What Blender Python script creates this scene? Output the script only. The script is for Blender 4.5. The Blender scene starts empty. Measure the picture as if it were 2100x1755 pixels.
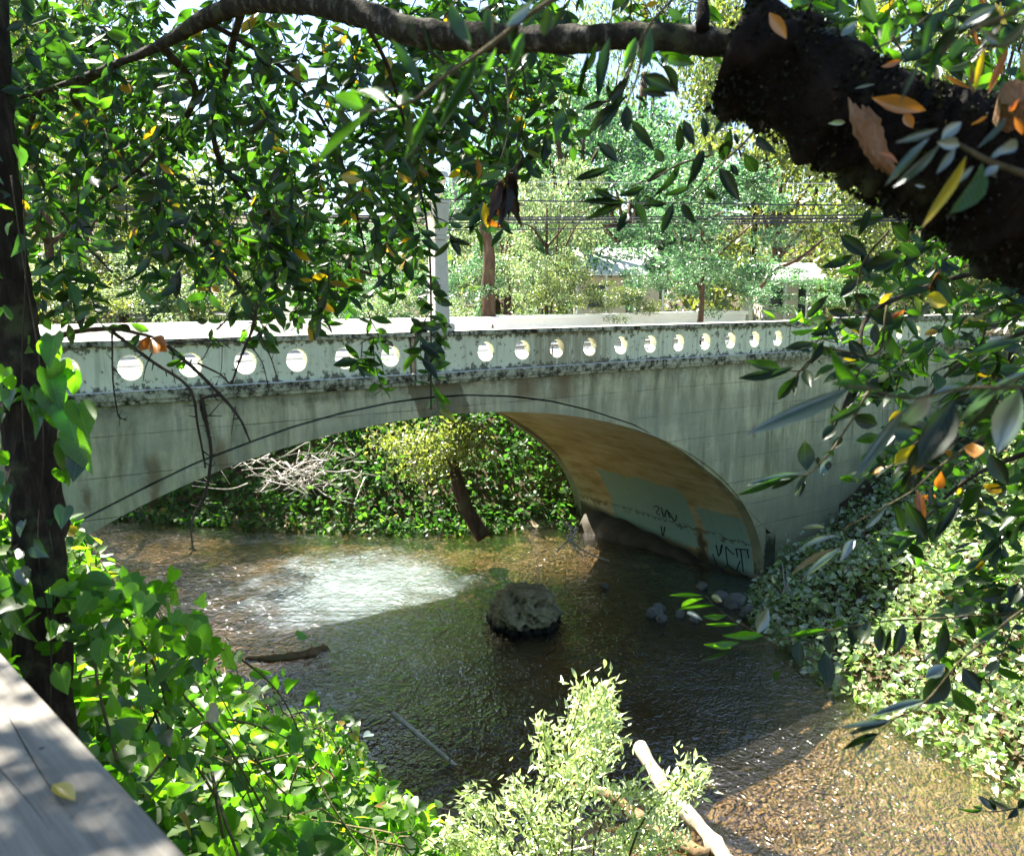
import bpy, math, random
import numpy as np
from mathutils import Vector, Matrix, noise as mnoise

sc = bpy.context.scene
R = math.radians
rng = np.random.default_rng(7)
random.seed(7)

# ------------------------------------------------------------------ camera, sky, sun, exposure
FOC, CX, CY, EYE = 1800.0, 1050.0, 877.5, 7.7          # measured on a 2100 x 1755 view of the place
PITCH = math.atan((CY - 600) / FOC)
cd = bpy.data.cameras.new('camera'); cam = bpy.data.objects.new('camera', cd); sc.collection.objects.link(cam)
cd.sensor_width = 36.0; cd.lens = 36.0 * FOC / 2100.0
cd.clip_start = 0.05; cd.clip_end = 900
cam.location = (0, 0, EYE); cam.rotation_euler = (math.pi / 2 - PITCH, 0, 0)
cd.dof.use_dof = True; cd.dof.focus_distance = 9.0; cd.dof.aperture_fstop = 6.0
sc.camera = cam

TH = R(54.9)
D3 = np.array([math.sin(TH), math.cos(TH), 0.0])        # along the bridge
N3 = np.array([-math.cos(TH), math.sin(TH), 0.0])       # across the bridge, away from the camera
O3 = np.array([-1.43, 17.0, 0.0])
SUN = N3 * 0.78 - D3 * 0.13 + np.array([0, 0, 1.0]); SUN /= np.linalg.norm(SUN)

w = bpy.data.worlds.new('World'); sc.world = w; w.use_nodes = True
nt = w.node_tree; nt.nodes.clear()
sky = nt.nodes.new('ShaderNodeTexSky'); sky.sky_type = 'NISHITA'; sky.sun_disc = False
sky.sun_elevation = math.asin(SUN[2]); sky.sun_rotation = math.atan2(SUN[0], SUN[1])
sky.dust_density = .9; sky.ozone_density = 2.5
bg = nt.nodes.new('ShaderNodeBackground'); bg.inputs[1].default_value = 0.05
wo = nt.nodes.new('ShaderNodeOutputWorld')
nt.links.new(sky.outputs[0], bg.inputs[0]); nt.links.new(bg.outputs[0], wo.inputs[0])
ld = bpy.data.lights.new('sun', 'SUN'); ld.energy = 5.0; ld.angle = R(0.5); ld.color = (1.0, 0.95, 0.86)
lo = bpy.data.objects.new('sun', ld); sc.collection.objects.link(lo)
lo.rotation_euler = Vector(SUN).to_track_quat('Z', 'Y').to_euler(); lo.location = (-20, 20, 40)
sc.view_settings.view_transform = 'Standard'; sc.view_settings.look = 'None'
sc.view_settings.exposure = 2.7; sc.view_settings.gamma = 1.0; sc.view_settings.use_curve_mapping = False
try:
    sc.cycles.max_bounces = 8; sc.cycles.transparent_max_bounces = 10
    sc.cycles.diffuse_bounces = 3; sc.cycles.glossy_bounces = 3; sc.cycles.transmission_bounces = 3
    sc.cycles.caustics_reflective = False; sc.cycles.caustics_refractive = False
    sc.cycles.sample_clamp_indirect = 6.0
except Exception:
    pass

# ------------------------------------------------------------------ geometry helpers
_up = np.array([0, math.sin(PITCH), math.cos(PITCH)]); _fw = np.array([0, math.cos(PITCH), -math.sin(PITCH)])
EYE3 = np.array([0, 0, EYE])
def ray(x, y):
    return np.array([1.0, 0, 0]) * (x - CX) / FOC + _fw - _up * (y - CY) / FOC
def at(x, y, dist):                 # point of the place seen at view position x, y, `dist` metres ahead
    return EYE3 + ray(x, y) * dist
def onz(x, y, z=0.0):
    r = ray(x, y); return EYE3 + r * ((z - EYE) / r[2])
def loc(t, s, z=0.0):               # bridge coordinates -> world
    return O3 + D3 * t + N3 * s + np.array([0, 0, z])
def to_ts(p):
    q = np.asarray(p) - O3
    return q @ D3, q @ N3
def unit(v):
    v = np.asarray(v, float); return v / (np.linalg.norm(v, axis=-1, keepdims=True) + 1e-9)

def link(name, me, mats, parent=None):
    if me is not None and mats is not None and not me.materials:
        for m in (mats if isinstance(mats, (list, tuple)) else [mats]): me.materials.append(m)
    o = bpy.data.objects.new(name, me); sc.collection.objects.link(o)
    if parent is not None: o.parent = parent
    return o
def thing(name, label, cat, pos=(0, 0, 0), rz=0.0, group=None):
    o = bpy.data.objects.new(name, None); sc.collection.objects.link(o)
    o.location = tuple(pos); o.rotation_euler = (0, 0, rz); o.empty_display_size = 0.2
    o['label'] = label; o['category'] = cat
    if group: o['group'] = group
    return o
def tag(o, label=None, cat=None, group=None, kind=None):
    for k, v in (('label', label), ('category', cat), ('group', group), ('kind', kind)):
        if v: o[k] = v
    return o
def mesh_tris(name, V, F, smooth=False, mi=None):
    V = np.ascontiguousarray(V, dtype=np.float32); F = np.ascontiguousarray(F, dtype=np.int32)
    me = bpy.data.meshes.new(name); k = F.shape[1]
    me.vertices.add(len(V)); me.vertices.foreach_set('co', V.ravel())
    me.loops.add(F.size); me.loops.foreach_set('vertex_index', F.ravel())
    me.polygons.add(len(F)); me.polygons.foreach_set('loop_start', np.arange(0, F.size, k, dtype=np.int32))
    if smooth: me.polygons.foreach_set('use_smooth', np.ones(len(F), dtype=bool))
    if mi is not None: me.polygons.foreach_set('material_index', np.asarray(mi, dtype=np.int32))
    me.update(calc_edges=True)
    return me
class MB:
    def __init__(s): s.v = []; s.f = []
    def add(s, vs, fs):
        n = len(s.v); s.v += [tuple(float(c) for c in v) for v in vs]; s.f += [tuple(i + n for i in f) for f in fs]
    def box(s, a, b):
        (x0, y0, z0), (x1, y1, z1) = a, b
        s.add([(x0,y0,z0),(x1,y0,z0),(x1,y1,z0),(x0,y1,z0),(x0,y0,z1),(x1,y0,z1),(x1,y1,z1),(x0,y1,z1)],
              [(0,3,2,1),(4,5,6,7),(0,1,5,4),(1,2,6,5),(2,3,7,6),(3,0,4,7)])
    def frustum(s, c, z0, z1, w0, w1, d0=None, d1=None):
        d0 = w0 if d0 is None else d0; d1 = w1 if d1 is None else d1; x, y = c
        vs = [(x+i*w0/2, y+j*d0/2, z0) for i, j in ((-1,-1),(1,-1),(1,1),(-1,1))] + [(x+i*w1/2, y+j*d1/2, z1) for i, j in ((-1,-1),(1,-1),(1,1),(-1,1))]
        s.add(vs, [(0,3,2,1),(4,5,6,7),(0,1,5,4),(1,2,6,5),(2,3,7,6),(3,0,4,7)])
    def tube(s, pts, radii, seg=8, rough=0.0, seed=0):
        pts = [Vector(tuple(p)) for p in pts]; n = len(pts)
        if not hasattr(radii, '__len__'): radii = [radii] * n
        base = len(s.v); ref = None; vs = []; fs = []
        for i, p in enumerate(pts):
            t = (pts[min(i+1, n-1)] - pts[max(i-1, 0)]).normalized()
            if ref is None: ref = t.orthogonal().normalized()
            else: ref = (ref - t * ref.dot(t)).normalized()
            b = t.cross(ref)
            for k in range(seg):
                a = 2 * math.pi * k / seg; d = ref * math.cos(a) + b * math.sin(a); r = radii[i]
                if rough: r *= 1 + rough * mnoise.noise((p + d * r) * (1.6 / max(radii[i], .01)) + Vector((seed, 0, 0)))
                vs.append(tuple(p + d * r))
        for i in range(n - 1):
            for k in range(seg):
                a = i*seg+k; b2 = i*seg+(k+1) % seg; fs.append((a, b2, b2+seg, a+seg))
        fs.append(tuple(range(seg))[::-1]); fs.append(tuple(range((n-1)*seg, n*seg)))
        s.add(vs, fs)
    def build(s, name, mat, parent=None, smooth=False):
        me = bpy.data.meshes.new(name); me.from_pydata(s.v, [], s.f)
        if smooth: me.polygons.foreach_set('use_smooth', [True] * len(me.polygons))
        me.update(); return link(name, me, mat, parent)
def bevel(o, w_=0.01, seg=2):
    m = o.modifiers.new('bevel', 'BEVEL'); m.width = w_; m.segments = seg; m.limit_method = 'ANGLE'; m.angle_limit = R(40)
    return o
def smooth_path(pts, n=24):
    P = np.array([np.asarray(p, float) for p in pts]); m = len(P)
    if m < 3: u = np.linspace(0, 1, n)[:, None]; return P[0] * (1 - u) + P[-1] * u
    Q = np.vstack([2*P[0]-P[1], P, 2*P[-1]-P[-2]]); out = []
    for u in np.linspace(0, m - 1 - 1e-6, n):
        i = int(u); f = u - i; p0, p1, p2, p3 = Q[i], Q[i+1], Q[i+2], Q[i+3]
        out.append(.5 * (2*p1 + (p2-p0)*f + (2*p0-5*p1+4*p2-p3)*f*f + (3*p1-p0-3*p2+p3)*f**3))
    return np.array(out)

# ------------------------------------------------------------------ material helpers
class NT:
    def __init__(s, name):
        s.m = bpy.data.materials.new(name); s.m.use_nodes = True; s.t = s.m.node_tree; s.t.nodes.clear()
        s.out = s.n('ShaderNodeOutputMaterial')
    def n(s, ty, **kw):
        x = s.t.nodes.new(ty)
        for k, v in kw.items(): setattr(x, k, v)
        return x
    def l(s, a, b): s.t.links.new(a, b)
    def val(s, sock, v):
        if hasattr(v, 'is_output') or hasattr(v, 'links'): s.l(v, sock)
        else: sock.default_value = v
    def math(s, op, a, b=0.0, c=0.0, clamp=False):
        x = s.n('ShaderNodeMath', operation=op); x.use_clamp = clamp
        for i, v in enumerate((a, b, c)): s.val(x.inputs[i], v)
        return x.outputs[0]
    def coord(s, kind='Object', scale=(1, 1, 1), off=(0, 0, 0)):
        c = s.n('ShaderNodeTexCoord'); m = s.n('ShaderNodeMapping'); s.l(c.outputs[kind], m.inputs[0])
        m.inputs['Scale'].default_value = scale; m.inputs['Location'].default_value = off
        return m.outputs[0]
    def noise(s, vec, scale=5, detail=4, rough=.55, out=0, dist=0.0):
        x = s.n('ShaderNodeTexNoise'); s.l(vec, x.inputs['Vector']); x.inputs['Scale'].default_value = scale
        x.inputs['Detail'].default_value = detail; x.inputs['Roughness'].default_value = rough
        x.inputs['Distortion'].default_value = dist
        return x.outputs[out]
    def ramp(s, f, stops, interp='LINEAR'):
        x = s.n('ShaderNodeValToRGB'); s.l(f, x.inputs[0]); cr = x.color_ramp; cr.interpolation = interp
        while len(cr.elements) < len(stops): cr.elements.new(0.5)
        for e, (p, c) in zip(cr.elements, stops):
            e.position = p; e.color = tuple(c) + (1,) if len(c) == 3 else tuple(c)
        return x.outputs[0]
    def step(s, f, lo_, hi):
        x = s.n('ShaderNodeMapRange', interpolation_type='SMOOTHSTEP'); s.l(f, x.inputs[0])
        x.inputs[1].default_value = lo_; x.inputs[2].default_value = hi
        return x.outputs[0]
    def mix(s, f, a, b, blend='MIX'):
        x = s.n('ShaderNodeMix', data_type='RGBA', blend_type=blend); s.val(x.inputs[0], f)
        for i, v in ((6, a), (7, b)):
            if isinstance(v, tuple): x.inputs[i].default_value = v + (1,) if len(v) == 3 else v
            else: s.l(v, x.inputs[i])
        return x.outputs[2]
    def bump(s, h, strength=.3, dist=.05, nrm=None):
        x = s.n('ShaderNodeBump'); s.l(h, x.inputs['Height']); x.inputs['Strength'].default_value = strength
        x.inputs['Distance'].default_value = dist
        if nrm: s.l(nrm, x.inputs['Normal'])
        return x.outputs[0]
    def principled(s, col, rough=.8, spec=.3, nrm=None, metal=0.0):
        x = s.n('ShaderNodeBsdfPrincipled'); s.val(x.inputs['Base Color'], col + (1,) if isinstance(col, tuple) else col)
        s.val(x.inputs['Roughness'], rough); x.inputs['Specular IOR Level'].default_value = spec; x.inputs['Metallic'].default_value = metal
        if nrm: s.l(nrm, x.inputs['Normal'])
        return x.outputs[0]
    def done(s, sh): s.l(sh, s.out.inputs[0]); return s.m

def mat_plain(name, col, rough=.7, spec=.3, var=.25, scale=6.0, bump=.2, metal=0.0):
    a = NT(name); v = a.coord(); n1 = a.noise(v, scale, 5)
    c = a.mix(n1, tuple(x * (1 - var) for x in col), tuple(min(1, x * (1 + var)) for x in col))
    return a.done(a.principled(c, rough, spec, a.bump(a.noise(v, scale * 5, 4), bump, .02), metal))

def mat_leaf(name, stops, trans_gain=(2.6, 3.2, 1.2), tfac=.42, rough=.38, gloss=.09, vein=False):
    """leaf colour varies from leaf to leaf (random per island + per object); thin leaves let light through"""
    a = NT(name)
    g = a.n('ShaderNodeNewGeometry'); oi = a.n('ShaderNodeObjectInfo')
    r = a.math('FRACT', a.math('ADD', g.outputs['Random Per Island'], oi.outputs['Random']))
    col = a.ramp(r, stops)
    nz = a.noise(a.coord('Object'), 40, 2)
    col = a.mix(a.math('MULTIPLY', nz, .35), col, (0.02, 0.03, 0.01))
    if vein:                                    # single leaves: midrib, side veins, blotches and a browned tip in the leaf's own frame
        vv = a.coord('Object'); X, Y, Z = sep(a, vv); ay = a.math('ABSOLUTE', Y)
        rib = a.math('SUBTRACT', 1.0, a.step(ay, .008, .028))
        sv = a.math('ABSOLUTE', a.math('SUBTRACT', a.math('FRACT', a.math('SUBTRACT', a.math('MULTIPLY', X, 9.0), a.math('MULTIPLY', ay, 7.0))), .5))
        side = a.math('MULTIPLY', a.math('SUBTRACT', 1.0, a.step(sv, .02, .12)), .35)
        col = a.mix(a.math('MAXIMUM', a.math('MULTIPLY', rib, .6), side), col, a.mix(.5, a.mix(1.0, col, (2.2, 2.2, 1.6), 'MULTIPLY'), (.10, .13, .04)))
        sp = a.noise(a.coord('Object', (1, 1, 1), (3, 1, 0)), 9, 4, .6)
        col = a.mix(a.math('MULTIPLY', a.step(sp, .62, .70), .7), col, (.05, .035, .012))
        col = a.mix(a.math('MULTIPLY', a.step(a.math('ADD', X, a.math('MULTIPLY', a.math('SUBTRACT', sp, .5), .5)), .90, 1.02), .7), col, (.10, .05, .015))
    tc = a.mix(1.0, col, tuple(trans_gain), 'MULTIPLY')
    d = a.n('ShaderNodeBsdfDiffuse'); a.l(col, d.inputs[0])
    t = a.n('ShaderNodeBsdfTranslucent'); a.l(tc, t.inputs[0])
    m1 = a.n('ShaderNodeMixShader'); m1.inputs[0].default_value = tfac; a.l(d.outputs[0], m1.inputs[1]); a.l(t.outputs[0], m1.inputs[2])
    gl = a.n('ShaderNodeBsdfGlossy'); gl.inputs['Roughness'].default_value = rough
    m2 = a.n('ShaderNodeMixShader'); m2.inputs[0].default_value = gloss; a.l(m1.outputs[0], m2.inputs[1]); a.l(gl.outputs[0], m2.inputs[2])
    return a.done(m2.outputs[0])

def mat_bark(name, c1, c2, c3, scale=9.0, stretch=.25, bump=.8):
    a = NT(name); v = a.coord('Object', (1, 1, stretch))
    n1 = a.noise(v, scale, 7, .65); n2 = a.noise(a.coord(), scale * .35, 4)
    c = a.ramp(n1, [(.3, c1), (.55, c2), (.8, c3)])
    c = a.mix(a.step(n2, .52, .68), c, tuple(x * .5 + y * .5 for x, y in zip(c2, (.10, .12, .05))))
    return a.done(a.principled(c, .9, .15, a.bump(n1, bump, .04)))

def sep(a, v):
    x = a.n('ShaderNodeSeparateXYZ'); a.l(v, x.inputs[0]); return x.outputs
def band(a, f, lo_, hi, soft):       # 1 between lo and hi
    return a.math('MULTIPLY', a.step(f, lo_ - soft, lo_ + soft), a.math('SUBTRACT', 1.0, a.step(f, hi - soft, hi + soft)))
def mat_facade():
    a = NT('painted_concrete'); v = a.coord(); X, Y, Z = sep(a, v)
    n_big = a.noise(v, .8, 7, .65); streak = a.noise(a.coord('Object', (2.0, 1, .30)), 1.5, 7, .66, dist=.5); streak2 = a.noise(a.coord('Object', (4.5, 1, .55), (3, 0, 5)), 1.5, 6, .66, dist=.4)
    fine = a.noise(v, 14, 6, .7)
    c = a.ramp(streak, [(.30, (.17, .165, .10)), (.43, (.36, .34, .215)), (.56, (.54, .50, .33)), (.72, (.70, .64, .46))])
    c = a.mix(a.math('MULTIPLY', a.math('MULTIPLY', a.step(streak2, .50, .66), a.step(n_big, .35, .6)), .75), c, (.13, .165, .15))
    c = a.mix(a.math('MULTIPLY', a.step(n_big, .45, .62), .6), c, a.mix(streak2, (.26, .28, .19), (.56, .55, .40)))
    # lower right: yellow-brown weathering
    c = a.mix(a.math('MULTIPLY', a.math('MULTIPLY', a.step(Z, 4.6, 1.2), a.step(X, 4.0, 9.5)), .75), c, (.33, .30, .17))
    # mould under the ledge and around the ring groove
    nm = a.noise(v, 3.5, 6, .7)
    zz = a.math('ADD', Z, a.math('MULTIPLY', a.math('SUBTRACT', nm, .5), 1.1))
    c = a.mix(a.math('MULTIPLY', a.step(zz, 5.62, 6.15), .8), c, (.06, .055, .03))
    # repaired brown patch at the crown
    xx = a.math('ADD', X, a.math('MULTIPLY', a.math('SUBTRACT', nm, .5), .25)); 
    edge = a.math('ADD', xx, a.math('MULTIPLY', a.math('SUBTRACT', Z, 5.6), .45))
    pt = a.math('MULTIPLY', band(a, edge, -.55, .62, .03), a.step(Z, 4.5, 4.6))
    c = a.mix(a.math('MULTIPLY', pt, .8), c, a.mix(a.step(nm, .35, .65), (.05, .04, .02), (.17, .13, .06)))
    # brown runs
    for (x0, z0, z1, w_) in ((-5.35, 3.9, 5.1, .10), (-4.25, 4.5, 5.25, .10), (-6.35, 4.35, 4.7, .06), (9.4, 4.0, 4.3, .08), (2.1, 5.5, 6.0, .3), (3.1, 5.4, 6.0, .25)):
        wob = a.math('ADD', X, a.math('MULTIPLY', a.math('SUBTRACT', nm, .5), .35))
        rn = a.math('MULTIPLY', band(a, wob, x0 - w_, x0 + w_, w_ * .8), band(a, Z, z0, z1, .15))
        c = a.mix(a.math('MULTIPLY', rn, .75), c, (.16, .10, .045))
    ft = a.math('MULTIPLY', band(a, a.math('ADD', X, a.math('MULTIPLY', a.math('SUBTRACT', nm, .5), .35)), 9.98, 10.46, .04), a.math('SUBTRACT', 1.0, a.step(a.math('ADD', Z, a.math('MULTIPLY', a.math('SUBTRACT', nm, .5), 1.2)), 1.0, 1.5)))
    c = a.mix(a.math('MULTIPLY', ft, .92), c, (.03, .035, .012))
    # pits and cracks
    vo = a.n('ShaderNodeTexVoronoi'); vo.inputs['Scale'].default_value = 2.3; a.l(v, vo.inputs['Vector'])
    pits = a.math('SUBTRACT', 1.0, a.step(vo.outputs['Distance'], .02, .09))
    c = a.mix(a.math('MULTIPLY', pits, a.step(fine, .45, .6)), c, (.04, .035, .02))
    # form-board lines
    bl = a.math('ABSOLUTE', a.math('SUBTRACT', a.math('FRACT', a.math('ADD', a.math('MULTIPLY', Z, 1.55), a.math('MULTIPLY', nm, .04))), .5))
    lines = a.math('SUBTRACT', 1.0, a.step(bl, .0, .018))
    c = a.mix(a.math('MULTIPLY', a.math('MULTIPLY', lines, a.step(a.noise(v, 1.3, 3), .42, .55)), .75), c, (.08, .075, .045))
    tone = a.noise(a.coord('Object', (.35, 1, 1.0), (7, 2, 1)), 1.1, 5, .6); c = a.mix(a.math('MULTIPLY', a.step(tone, .40, .62), .4), c, (.20, .205, .15))
    c = a.mix(a.math('MULTIPLY', fine, .55), c, a.mix(1.0, c, (.55, .6, .5), 'MULTIPLY'))
    h = a.math('ADD', a.math('MULTIPLY', fine, .5), a.math('ADD', a.math('MULTIPLY', lines, -.8), a.math('MULTIPLY', pits, -1.0)))
    return a.done(a.principled(c, .88, .2, a.bump(h, .55, .02)))
def mat_parapet():
    a = NT('mouldy_parapet_paint'); v = a.coord(); X, Y, Z = sep(a, v)
    n1 = a.noise(v, 1.5, 5); nm = a.noise(v, 7, 7, .72); streak = a.noise(a.coord('Object', (6, 6, .5)), 1.5, 5, .6)
    c = a.mix(n1, (.50, .52, .36), (.70, .71, .53))
    c = a.mix(a.math('MULTIPLY', a.step(streak, .5, .7), .5), c, (.22, .25, .16))
    # black mould spots, denser low and under the cap
    lowz = a.math('SUBTRACT', 1.0, a.step(Z, 6.12, 6.38)); hiz = a.step(Z, 6.72, 6.88)
    th_ = a.math('ADD', a.math('MULTIPLY', a.math('MAXIMUM', lowz, hiz), .17), nm)
    c = a.mix(a.math('MULTIPLY', a.step(th_, .58, .66), .85), c, (.05, .05, .03))
    sp = a.noise(a.coord('Object', (1, 1, 1), (5, 0, 0)), 5, 5, .6)
    c = a.mix(a.math('MULTIPLY', a.step(sp, .60, .66), .8), c, (.10, .10, .06))
    c = a.mix(a.math('MULTIPLY', band(a, a.math('ADD', X, a.math('MULTIPLY', a.math('SUBTRACT', nm, .5), .12)), -.62, -.50, .03), .9), c, (.03, .028, .015))
    br = a.math('MULTIPLY', band(a, X, 2.2, 4.3, .4), a.step(streak, .3, .5))
    c = a.mix(a.math('MULTIPLY', br, .65), c, (.17, .14, .07))
    return a.done(a.principled(c, .85, .2, a.bump(nm, .4, .012)))
def mat_cap():
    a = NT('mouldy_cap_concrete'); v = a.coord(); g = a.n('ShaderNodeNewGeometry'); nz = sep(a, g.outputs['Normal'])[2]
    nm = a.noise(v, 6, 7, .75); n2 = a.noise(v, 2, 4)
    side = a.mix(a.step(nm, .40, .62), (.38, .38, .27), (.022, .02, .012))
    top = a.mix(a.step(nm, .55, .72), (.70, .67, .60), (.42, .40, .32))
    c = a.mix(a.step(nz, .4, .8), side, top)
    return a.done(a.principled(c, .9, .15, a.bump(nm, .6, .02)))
def mat_barrel():
    a = NT('arch_soffit_concrete'); v = a.coord(); X, Y, Z = sep(a, v)
    n1 = a.noise(a.coord('Object', (1.2, .45, 1.2)), 1.6, 7, .65); nm = a.noise(v, 2.6, 6, .7); ln = a.noise(a.coord('Object', (4, .35, 4)), 2.2, 5, .6)
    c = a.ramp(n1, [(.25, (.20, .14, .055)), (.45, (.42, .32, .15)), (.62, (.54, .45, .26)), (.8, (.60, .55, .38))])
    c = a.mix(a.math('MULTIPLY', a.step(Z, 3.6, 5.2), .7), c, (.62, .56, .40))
    c = a.mix(a.math('MULTIPLY', a.step(ln, .55, .7), .5), c, (.14, .09, .035))
    # teal paint blocks on the lower wall
    zw = a.math('ADD', Z, a.math('MULTIPLY', a.math('SUBTRACT', nm, .5), .9)); yw = a.math('ADD', Y, a.math('MULTIPLY', a.math('SUBTRACT', nm, .5), .7))
    p1 = a.math('MULTIPLY', band(a, yw, .30, 1.95, .04), band(a, Z, .06, 1.75, .04))
    p2 = a.math('MULTIPLY', band(a, yw, 2.3, 5.9, .04), band(a, zw, .35, 2.25, .04))
    pm = a.math('MULTIPLY', a.math('MAXIMUM', p1, p2), a.step(X, 3.0, 4.0))
    c = a.mix(a.math('MULTIPLY', pm, .9), c, (.24, .38, .31))
    # damp foot and joint
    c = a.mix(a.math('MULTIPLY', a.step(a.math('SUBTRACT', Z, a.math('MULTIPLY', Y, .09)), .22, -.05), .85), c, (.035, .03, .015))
    jl = a.math('SUBTRACT', 1.0, a.step(a.math('ABSOLUTE', a.math('SUBTRACT', zw, .98)), .01, .07))
    c = a.mix(a.math('MULTIPLY', jl, a.math('MULTIPLY', a.step(nm, .35, .55), .8)), c, (.05, .035, .015))
    dk = a.math('MULTIPLY', band(a, yw, 2.0, 2.3, .12), band(a, zw, -.3, .95, .2))
    c = a.mix(a.math('MULTIPLY', dk, .85), c, (.03, .022, .01))
    # longitudinal form-board lines around the barrel
    bl = a.math('ABSOLUTE', a.math('SUBTRACT', a.math('FRACT', a.math('MULTIPLY', Y, .95)), .5)); lines = a.math('SUBTRACT', 1.0, a.step(bl, 0.0, .012))
    c = a.mix(a.math('MULTIPLY', lines, .5), c, (.10, .07, .03))
    return a.done(a.principled(c, .85, .25, a.bump(a.noise(v, 12, 6, .7), .5, .02)))

M_fac, M_par, M_cap, M_bar = mat_facade(), mat_parapet(), mat_cap(), mat_barrel()
M_road = mat_plain('sunbleached_road_concrete', (.62, .60, .54), .9, .15, .12, 4)
M_parw = mat_plain('bounce_lit_parapet_concrete', (.74, .72, .66), .9, .15, .08, 4)  # far parapet's paler copy: bounced sunlight raised into its colour
M_paint = mat_plain('graffiti_paint', (.01, .02, .025), .6, .2)
M_foot = mat_plain('dark_footing_concrete', (.045, .037, .022), .8, .3, .5, 3, .8)

# ================================================================== ground, river bed, water
RIV = [(-30, 26), (-19, 19.5), (-13.5, 13.5), (-9.9, 9), (-10.2, 7.6), (-10.2, .2), (-8.9, -.1), (-6.8, -.9), (-4.6, -2.2), (-3.5, -4.2), (-3.3, -6.5), (-3.3, -9.5), (-3.6, -20), (-4, -60),
       (6, -60), (5.0, -20), (5.0, -11), (5.2, -8.4), (6.1, -4.7), (7.9, -1.4), (9.5, -.35), (10.5, .1), (10.5, 7.5), (8.2, 7.8), (5.1, 9.6), (2, 12.4), (-.9, 15.6), (-7, 23), (-20, 34)]
def river_sd(T, S):                  # signed distance to the river outline, negative in the water
    P = np.array(RIV, float); Q = np.roll(P, -1, 0); best = np.full(T.shape, 1e9); ins = np.zeros(T.shape, bool)
    for (x1, y1), (x2, y2) in zip(P, Q):
        dx, dy = x2 - x1, y2 - y1; u = np.clip(((T-x1)*dx + (S-y1)*dy) / (dx*dx + dy*dy), 0, 1)
        best = np.minimum(best, np.hypot(T - x1 - u*dx, S - y1 - u*dy))
        c = ((y1 > S) != (y2 > S)) & (T < (x2-x1)*(S-y1)/((y2-y1) + 1e-12) + x1); ins ^= c
    return np.where(ins, -best, best)
def lump(T, S, k=1.0):
    return (np.sin(T*1.3*k + S*.7*k) * np.cos(S*1.1*k - T*.5*k) + .5*np.sin(T*2.9*k + 1.7) * np.sin(S*2.3*k + .6) + .3*np.sin(T*5.7*k+S*4.1*k))
def ground_z(T, S):
    T = np.asarray(T, float); S = np.asarray(S, float); d = river_sd(T, S)
    front_left = (S < 0) & (T < 0); back = S > 7.0
    slope = np.where(front_left, .62, np.where(back, 1.05, .62)); cap = np.where(front_left, 5.9, np.where(back, 6.2 - 2.3 * np.clip((3.5 - T) / 4, 0, 1) * np.clip((22 - T) / 10, 0, 1) * np.clip((75 - S) / 30, 0, 1), 6.2))
    up_ = cap * (1 - np.exp(-(d * slope / cap) ** 1.25 * 1.05)) + .10 * lump(T, S) * np.clip(d, 0, 1)
    up_ = np.where(front_left, np.minimum(cap, 1.12 * d) + .10 * lump(T, S) * np.clip(d, 0, 1), up_)
    far = np.clip(np.hypot(T, S) - 45, 0, None) * .10
    dn = -.12 - .45 * (1 - np.exp(d / 1.8)) + .04 * lump(T, S, 1.3)
    dn = dn - .95 * np.exp(-((T - 4.0) / 5.6) ** 4 - ((S + .1) / 4.1) ** 4) * np.clip(-d, 0, 1)  # bed dug deeper under the bridge's shade so its painted dark reaches there
    z = np.where(d > 0, up_ + np.where(back | (S > 0), far, 0), dn)
    on_road = (S > .2) & (S < 7.7) & ((T > 9.6) | (T < -9.2))
    return np.where(on_road & (d > .2), 5.95, z)
def ground_mesh(name, t, s, mat):
    T, S = np.meshgrid(t, s, indexing='ij'); Z = ground_z(T, S)
    V = O3[None, :] + T.ravel()[:, None]*D3 + S.ravel()[:, None]*N3; V[:, 2] = Z.ravel()
    n, m = len(t), len(s); i = np.arange(n*m).reshape(n, m)
    F = np.stack([i[:-1, :-1], i[1:, :-1], i[1:, 1:], i[:-1, 1:]], -1).reshape(-1, 4)
    return tag(link(name, mesh_tris(name, V, F, True), mat), kind='structure')
def mat_ground():
    a = NT('leaf_litter_and_soil'); v = a.coord(); Z = sep(a, v)[2]
    n1 = a.noise(v, 3, 7, .7); n2 = a.noise(v, 22, 5, .7)
    soil = a.mix(n1, (.035, .026, .014), (.10, .075, .04))
    vo = a.n('ShaderNodeTexVoronoi'); vo.inputs['Scale'].default_value = 7; a.l(v, vo.inputs['Vector'])
    peb = a.mix(.5, a.ramp(sep(a, vo.outputs['Color'])[0], [(0, (.10, .075, .045)), (.5, (.34, .27, .18)), (.85, (.52, .44, .32)), (1, (.70, .66, .56))]), a.mix(n1, (.24, .18, .11), (.50, .41, .28)))
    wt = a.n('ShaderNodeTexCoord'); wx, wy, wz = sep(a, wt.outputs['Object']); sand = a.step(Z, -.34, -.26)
    c = a.mix(a.step(Z, -.45, -.75), peb, (.006, .005, .003)); c = a.mix(a.step(Z, .05, .25), c, soil)  # bridge shade on the pool painted as near-black in the deepest bed
    return a.done(a.principled(c, .9, .2, a.bump(a.math('ADD', n2, a.math('MULTIPLY', vo.outputs['Distance'], -.8)), .8, .05)))
M_ground = mat_ground()
tt = np.concatenate([np.arange(-260, -40, 10.), np.arange(-40, -16, 1.), np.arange(-16, 18, .3), np.arange(18, 40, 1.), np.arange(40, 300, 10.)])
ss = np.concatenate([np.arange(-90, -24, 4.), np.array([q for q in np.arange(-24, 24, .3) if not (-.05 < q < .45 or 7.45 < q < 8.0)]), [-.03, .06, .36, 7.5, 7.62, 7.86, 8.02], np.arange(24, 50, 1.), np.arange(50, 420, 10.)]); ss.sort()
ground = ground_mesh('ground', tt, ss, M_ground)

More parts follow.
